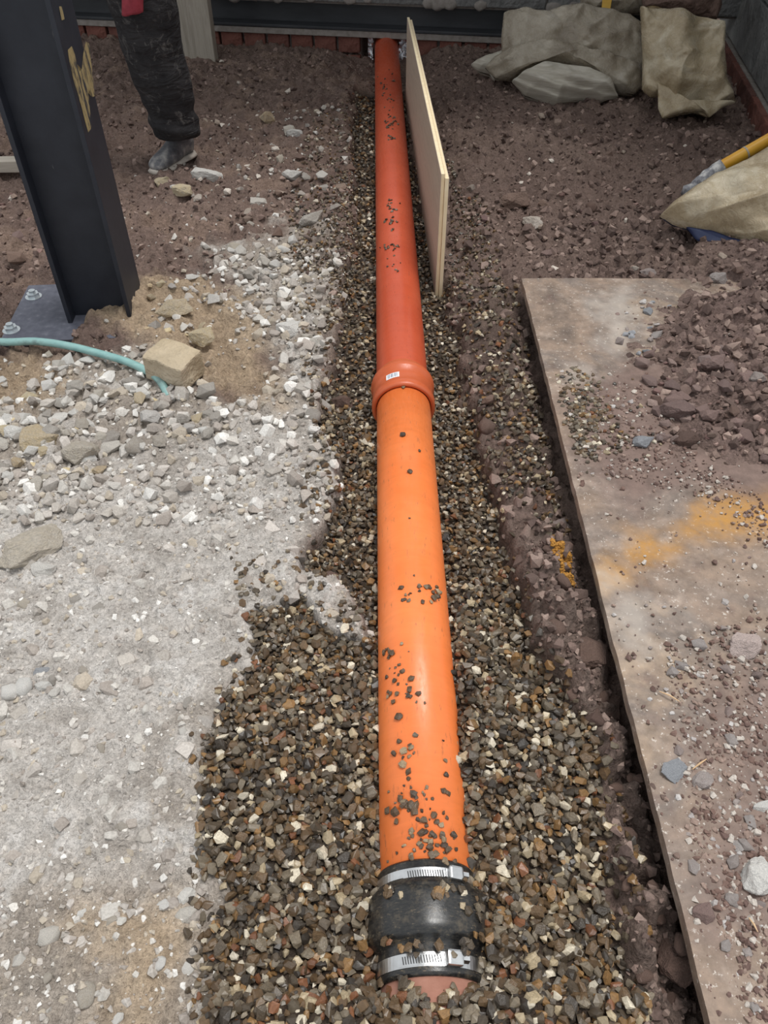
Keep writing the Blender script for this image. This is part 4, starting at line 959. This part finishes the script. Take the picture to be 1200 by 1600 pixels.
palw = np.array([p for p, _ in PEB]); palw /= palw.sum(); palc = np.array([c for _, c in PEB])
def pebcols(n): return palc[rng.choice(len(palc), n, p=palw)]*rng.uniform(.62, 1.12, (n, 1))
def grid(x0, x1, y0, y1, sp):
    gx, gy = np.meshgrid(np.arange(x0, x1, sp), np.arange(y0, y1, sp)); p = np.stack([gx.ravel(), gy.ravel()], 1); return p+rng.uniform(-.5, .5, p.shape)*sp
def gravel_set(y0, y1, sp, rmin, rmax, pool, x0=-.5, x1=.65, lift=.35):
    p = grid(x0, x1, y0, y1, sp); Fp = fields(p[:, 0], p[:, 1]); g_, g2_ = Fp[0], Fp[1]
    pr_ = np.maximum(g_*1.05, g2_*.75); keep = (rng.random(len(p)) < pr_) & ~((np.abs(p[:, 0]) < .040) & (p[:, 1] > .24))
    u, v = board_uv(p[:, 0], p[:, 1]); keep &= ~((u > -.004) & (v < .004))
    p = p[keep]; z = H(p[:, 0], p[:, 1]); n_ = len(p)
    r = rmin+(rmax-rmin)*rng.random(n_)**1.8
    sz = np.stack([r, r*rng.uniform(.6, .95, n_), r*rng.uniform(.4, .75, n_)], 1)
    pos = np.stack([p[:, 0], p[:, 1], z+r*lift+rng.uniform(-.002, .004, n_)], 1)
    return [pos, sz, pebcols(n_), pool, .45]
sets = [gravel_set(-.05, .75, .0072, .0036, .0082, PEBS), gravel_set(-.05, .75, .0125, .0048, .0092, PEBS, lift=.9), gravel_set(.75, 1.35, .0082, .0038, .0078, PEBS[:14]), gravel_set(.75, 1.35, .014, .0045, .0082, ICO, lift=.9), gravel_set(1.35, 2.2, .0105, .0045, .008, ICO), gravel_set(2.2, 3.7, .014, .0055, .009, ICO)]
# the three hundred that show largest stand alone; the rest is one mass
pos, sz, cl_, pool, tl_ = sets[1]
d_ = (pos-CAM); ux = 600+1200*(d_@_r)/(d_@_f); uy = 800-1200*(d_@_u)/(d_@_f)
vis = (ux > 300) & (ux < 1000) & (uy > 900) & (uy < 1590) & ~((np.abs(pos[:, 0]) < .075) & (pos[:, 1] > CY0-.01))
score = np.where(vis, sz[:, 0]/(d_@_f), 0); top_ = np.argsort(-score)[:120]; keep = np.ones(len(pos), bool); keep[top_] = False
for i in top_:
    o = bpy.data.objects.new('pebble', rock_mesh(M_PEBBLE, int(rng.integers(0, len(PEBS))), 'peb')); col.objects.link(o)
    o.location = pos[i]; o.scale = sz[i]*1.05; o.rotation_euler = (rng.normal(0, .4), rng.normal(0, .4), rng.uniform(0, 6.28))
    tag(o, 'larger wet shingle pebble lying in the gravel around the near pipe', 'pebble', 'larger pebbles in the gravel bed')
sets[1] = [pos[keep], sz[keep], cl_[keep], pool, tl_]
# loose pebbles spilled over the dusty ground and onto the sheet
def loose(poly, n_, z0=None, r=(.003, .007), pool=PEBS, dark=1.):
    p = np.array([P(a, b, .0 if z0 is None else z0)[:2] for a, b in pts_in(poly, n_)]); z = H(p[:, 0], p[:, 1]); z = z if z0 is None else np.maximum(z, z0)
    rr = rng.uniform(*r, n_); return [np.stack([p[:, 0], p[:, 1], z+rr*.3], 1), np.stack([rr, rr*.8, rr*.6], 1), pebcols(n_)*dark, pool, .35]
sets += [loose([(460,850),(540,780),(590,1000),(420,1080),(330,1160),(340,1060),(400,950)], 220), loose([(300,1150),(330,1150),(330,1600),(290,1600)], 90), loose([(500,620),(540,700),(520,800),(470,820),(480,700)], 90, r=(.004, .008)),
         loose([(866,585),(905,572),(948,600),(955,650),(985,690),(940,715),(905,735),(888,690),(872,640)], 170, ZB, (.0035, .0065)), loose([(880,620),(925,600),(945,660),(925,715),(900,700)], 150, ZB, (.004, .007)), loose([(870,590),(990,590),(1040,700),(920,760)], 60, ZB, (.003, .006)), loose([(485,190),(552,150),(552,440),(505,440),(450,400),(455,300)], 1300, None, (.003, .0065), ICO, .85), loose([(520,300),(552,200),(552,480),(510,520)], 700, None, (.003, .006), ICO, .85), loose([(705,300),(760,330),(790,470),(700,470)], 600, None, (.003, .0065), ICO, .8), loose([(650,150),(700,260),(720,300),(690,300),(640,160)], 300, None, (.004, .007), ICO, .8),
         loose([(430,400),(520,380),(525,600),(480,640),(460,520)], 260, None, (.003, .007), ICO, .85), loose([(360,860),(450,880),(420,960),(360,960)], 40), loose([(940,1100),(1000,1300),(1010,1500),(960,1400)], 60)]
o = bake('gravel', sets, M_GRAVEL, False); tag(o, 'wet brown shingle gravel filling the trench around the pipe', 'gravel', kind='stuff')

# small loose stones
PALS = {'grey_rubble': [(172,166,158), (150,143,136), (186,176,160), (206,202,196)], 'white_stone': [(218,214,208), (206,203,198)], 'tan_limestone': [(186,168,140), (200,184,150)], 'soil_stone': [(120,104,96), (140,122,112), (112,96,90), (160,146,134), (205,196,186)],
        'red_stone': [(122,98,94), (142,117,111), (108,88,86), (164,140,132)], 'board_stone': [(150,140,136), (168,162,160), (140,122,116), (190,186,184)], 'blue_slate_stone': [(150,152,157)], 'muddy_stone': [(108,92,85), (124,106,98)]}
sp3, ss3, sc3 = [], [], []
for c_ in SMALL:
    q = P(c_['px'], c_['py'], .02); z = surf(q[0], q[1]); q = P(c_['px'], c_['py'], z); z = surf(q[0], q[1]); r = c_['wpx']*depth(q)/1200/2
    sp3.append((q[0], q[1], z+r*c_['flat']*(1-2*c_['sink']))); ss3.append((r, r*c_['asp'], r*c_['flat'])); sc3.append(lin(*random.choice(PALS[c_['m'].name])))
o = bake('loose_stones', [[np.array(sp3), np.array(ss3), np.array(sc3), PEBS, .25]], M_GRIT, False); tag(o, 'small loose stones strewn over the soil, rubble and sheet', 'stones', kind='stuff')
# grit on the dusty grey side
def field_set(sp, y0, y1, x0, x1, prob, rr, cols, pool, lift=.2, tilt=.5, fl=(.45, .8)):
    p = grid(x0, x1, y0, y1, sp); Fp = fields(p[:, 0], p[:, 1]); keep = rng.random(len(p)) < prob(Fp, p); dw = p-WB[None, :2]; keep &= (dw@E2[:2] < .02) & ((p-RB[None, :2])@E1[:2] < -.01)
    keep &= ~((np.abs(p[:, 0]+.71) < .09) & (np.abs(p[:, 1]-1.7) < .09)); p = p[keep]; n_ = len(p)
    z = H(p[:, 0], p[:, 1]); r = rr[0]+(rr[1]-rr[0])*rng.random(n_)**3.0
    cc = np.array(cols)[rng.integers(0, len(cols), n_)]*rng.uniform(.85, 1.15, (n_, 1))
    return [np.stack([p[:, 0], p[:, 1], z+r*lift], 1), np.stack([r, r*rng.uniform(.6, 1, n_), r*rng.uniform(*fl, n_)], 1), cc, pool, tilt]
GC = [lin(186,180,174), lin(176,170,163), lin(196,192,186), lin(222,220,216), lin(164,156,149), lin(182,172,158)]
notg = lambda Fp: (1-Fp[0])
gs = [field_set(.0078, .15, 1.1, -.85, .0, lambda Fp, p: Fp[2]*notg(Fp)*(.40+.4*(1-Fp[3]))*(1-.6*Fp[4]), (.0012, .0065), GC, ICO, .0),
      field_set(.022, .15, 1.1, -.85, .0, lambda Fp, p: Fp[2]*notg(Fp)*.5, (.004, .016), GC[:3]+GC[4:], PEBS[:8], -.15),
      field_set(.016, .95, 2.0, -1.3, -.05, lambda Fp, p: Fp[2]*notg(Fp)*.85, (.003, .017), GC, PEBS[:8], .3),
      field_set(.02, 1.3, 3.2, -1.3, -.05, lambda Fp, p: .25*notg(Fp)*np.exp(-((p[:, 0]+.38)/.3)**2), (.003, .014), GC, ICO, .3)]
o = bake('rubble_grit', gs, M_GRIT, False); tag(o, 'pale grey grit and chips over the dusty left ground', 'grit', kind='stuff')
SC = [lin(120,102,95), lin(134,115,107), lin(104,88,82), lin(150,131,122), lin(94,79,74)]
cs = [field_set(.016, .7, 2.2, .12, 1.35, lambda Fp, p: (1-Fp[0])*(1-.7*Fp[1])*np.where((board_uv(p[:, 0], p[:, 1])[0] > 0) & (board_uv(p[:, 0], p[:, 1])[1] < 0), Fp[6]*1.0, .75), (.003, .015), SC, ICO, .3),
      field_set(.022, 2.2, 3.9, .05, 1.6, lambda Fp, p: (1-Fp[0])*.8, (.003, .013), SC, ICO, .3),
      field_set(.024, 1.5, 4.0, -1.9, 0, lambda Fp, p: (1-Fp[0])*(1-Fp[2])*(1-Fp[4])*.7, (.003, .012), SC, ICO, .3),
      field_set(.009, .15, 1.0, .1, .5, lambda Fp, p: Fp[5]*.8*(1-Fp[0]), (.002, .009), SC, ICO, .3)]
p_ = pts_in([(1040,1000),(1210,960),(1210,1600),(1170,1600),(1080,1330),(1050,1150)], 1500)+pts_in([(880,600),(1010,600),(1100,720),(1200,780),(1200,860),(1100,780),(940,740)], 900)+pts_in([(830,450),(1110,1590),(1300,1590),(1200,450)], 700)
p_ = np.array([P(a, b, ZB) for a, b in p_]); n_ = len(p_); r = .0012+.0042*rng.random(n_)**3
hz = np.maximum(H(p_[:, 0], p_[:, 1]), ZB)
cs.append([np.stack([p_[:, 0], p_[:, 1], hz+r*.3], 1), np.stack([r, r*.8, r*.6], 1), np.array([lin(150,130,120), lin(120,98,90), lin(190,182,174), lin(110,90,84)])[rng.integers(0, 4, n_)], ICO, .4])
o = bake('soil_crumbs', cs, M_CRUMB, False); tag(o, 'crumbs of red-brown soil over the banks and far ground', 'soil', kind='stuff')
# ochre spill on the bank
p_ = pts_in([(852,836),(888,838),(894,872),(905,902),(886,908),(868,880)], 1100); q_ = np.array([P(a, b, .035)[:2] for a, b in p_]); r = rng.uniform(.0012, .004, len(q_))
o = bake('ochre_sand', [[np.stack([q_[:, 0], q_[:, 1], H(q_[:, 0], q_[:, 1])+r*.2], 1), np.stack([r, r, r*.5], 1), np.tile(np.array(lin(176,128,62)), (len(q_), 1)), ICO, .3]], M_CRUMB, True)
tag(o, 'ochre yellow sand spilled on the bank under the sheet edge', 'sand', kind='stuff')

# ------------------------------------------------------------------ pebbles resting on the pipe
GRITS = []
def on_pipe(px, py, rpx, R, group, lab, dark=True):
    # ray against the cylinder of radius R along y
    d = ray(px, py); a_ = d[0]**2+d[2]**2; b_ = 2*(CAM[0]*d[0]+CAM[2]*d[2]); c_ = CAM[0]**2+CAM[2]**2-R*R; D_ = b_*b_-4*a_*c_
    if D_ < 0: return
    t_ = (-b_-sqrt(D_))/(2*a_); q = CAM+d*t_; nrm = np.array([q[0], 0, q[2]])/R
    s = rpx*depth(q)/1200/2
    if group is None: GRITS.append((q+nrm*s*.3, s)); return
    o = bpy.data.objects.new('pebble', rock_mesh(M_PEBDARK if dark else M_PEBBLE, random.randrange(len(PEBS)), 'peb')); col.objects.link(o)
    o.scale = (s*1.1, s*random.uniform(.7, 1.2), s*.6); o.location = q+nrm*s*.45
    o.rotation_euler = Vector(nrm).to_track_quat('Z', 'Y').to_euler(); o.rotation_euler.rotate_axis('Z', random.uniform(0, 6.28)); tag(o, lab, 'pebble', group)
CL = [(655,925,26,14,20,9), (680,938,10,10,7,9), (622,1030,24,22,14,9), (620,1072,22,22,14,9), (645,1095,26,10,6,9), (606,1025,6,16,4,8), (635,1180,14,40,16,10), (640,1262,28,30,22,11), (668,1290,40,26,18,10), (690,1320,44,24,34,11), (660,1320,20,18,10,10), (698,1225,10,60,8,8), (650,1230,50,50,8,7)]
for cx, cy, wx_, wy_, n_, s_ in CL:
    for k_ in range(n_): on_pipe(cx+random.gauss(0, wx_*.65), cy+random.gauss(0, wy_*.65), random.uniform(.6, 1.25)*s_*(1 if k_ % 5 < 3 else .55), RP, 'pebbles on the orange pipe' if k_ % 5 < 3 else None, 'small dark wet pebble resting on the bright orange pipe')
for px, py, s_ in ((629, 680, 9), (640, 738, 9), (655, 705, 5), (640, 810, 4), (637, 602, 8), (630, 606, 6), (650, 604, 5)): on_pipe(px, py, s_, RP, 'pebbles on the orange pipe', 'small dark wet pebble resting on the bright orange pipe')
for cx, cy, wx_, wy_, n_, s_ in ((612,325,12,16,16,5), (616,350,12,16,12,5), (612,385,14,8,14,5), (620,410,12,20,10,4), (610,190,14,12,24,5), (609,215,8,8,8,5), (608,150,16,24,16,4), (606,120,14,16,8,4)):
    for _ in range(n_): on_pipe(cx+random.gauss(0, wx_*.5), cy+random.gauss(0, wy_*.5), random.uniform(.6, 1.2)*s_, RP, None, '')
gp = np.array([a_ for a_, _ in GRITS]); gr_ = np.array([b_ for _, b_ in GRITS])
o = bake('pipe_grit', [[gp, np.stack([gr_, gr_*.9, gr_*.6], 1), np.array([lin(72,56,44), lin(92,74,56), lin(110,92,74)])[rng.integers(0, 3, len(gp))], ICO, .4]], M_GRAVEL, False); tag(o, 'dark wet grit scattered along the top of both drain pipes', 'grit', kind='stuff')
# pebbles on the coupling and the clay pipe
for _ in range(16): on_pipe(random.uniform(715, 752), random.uniform(1375, 1500), random.uniform(8, 16), .0695, 'pebbles on the coupling', 'wet pebble resting on the black rubber coupling', False)
for _ in range(34):
    on_pipe(random.uniform(600, 735), random.choice((random.gauss(1392, 6), random.gauss(1478, 7))), random.uniform(8, 17), .0685, 'pebbles on the coupling', 'wet pebble resting on the black rubber coupling', False)
for _ in range(36):
    on_pipe(random.uniform(595, 740), random.uniform(1530, 1600), random.uniform(10, 22), .058, 'pebbles on the clay pipe', 'wet pebble covering the pinkish clay pipe end', False)
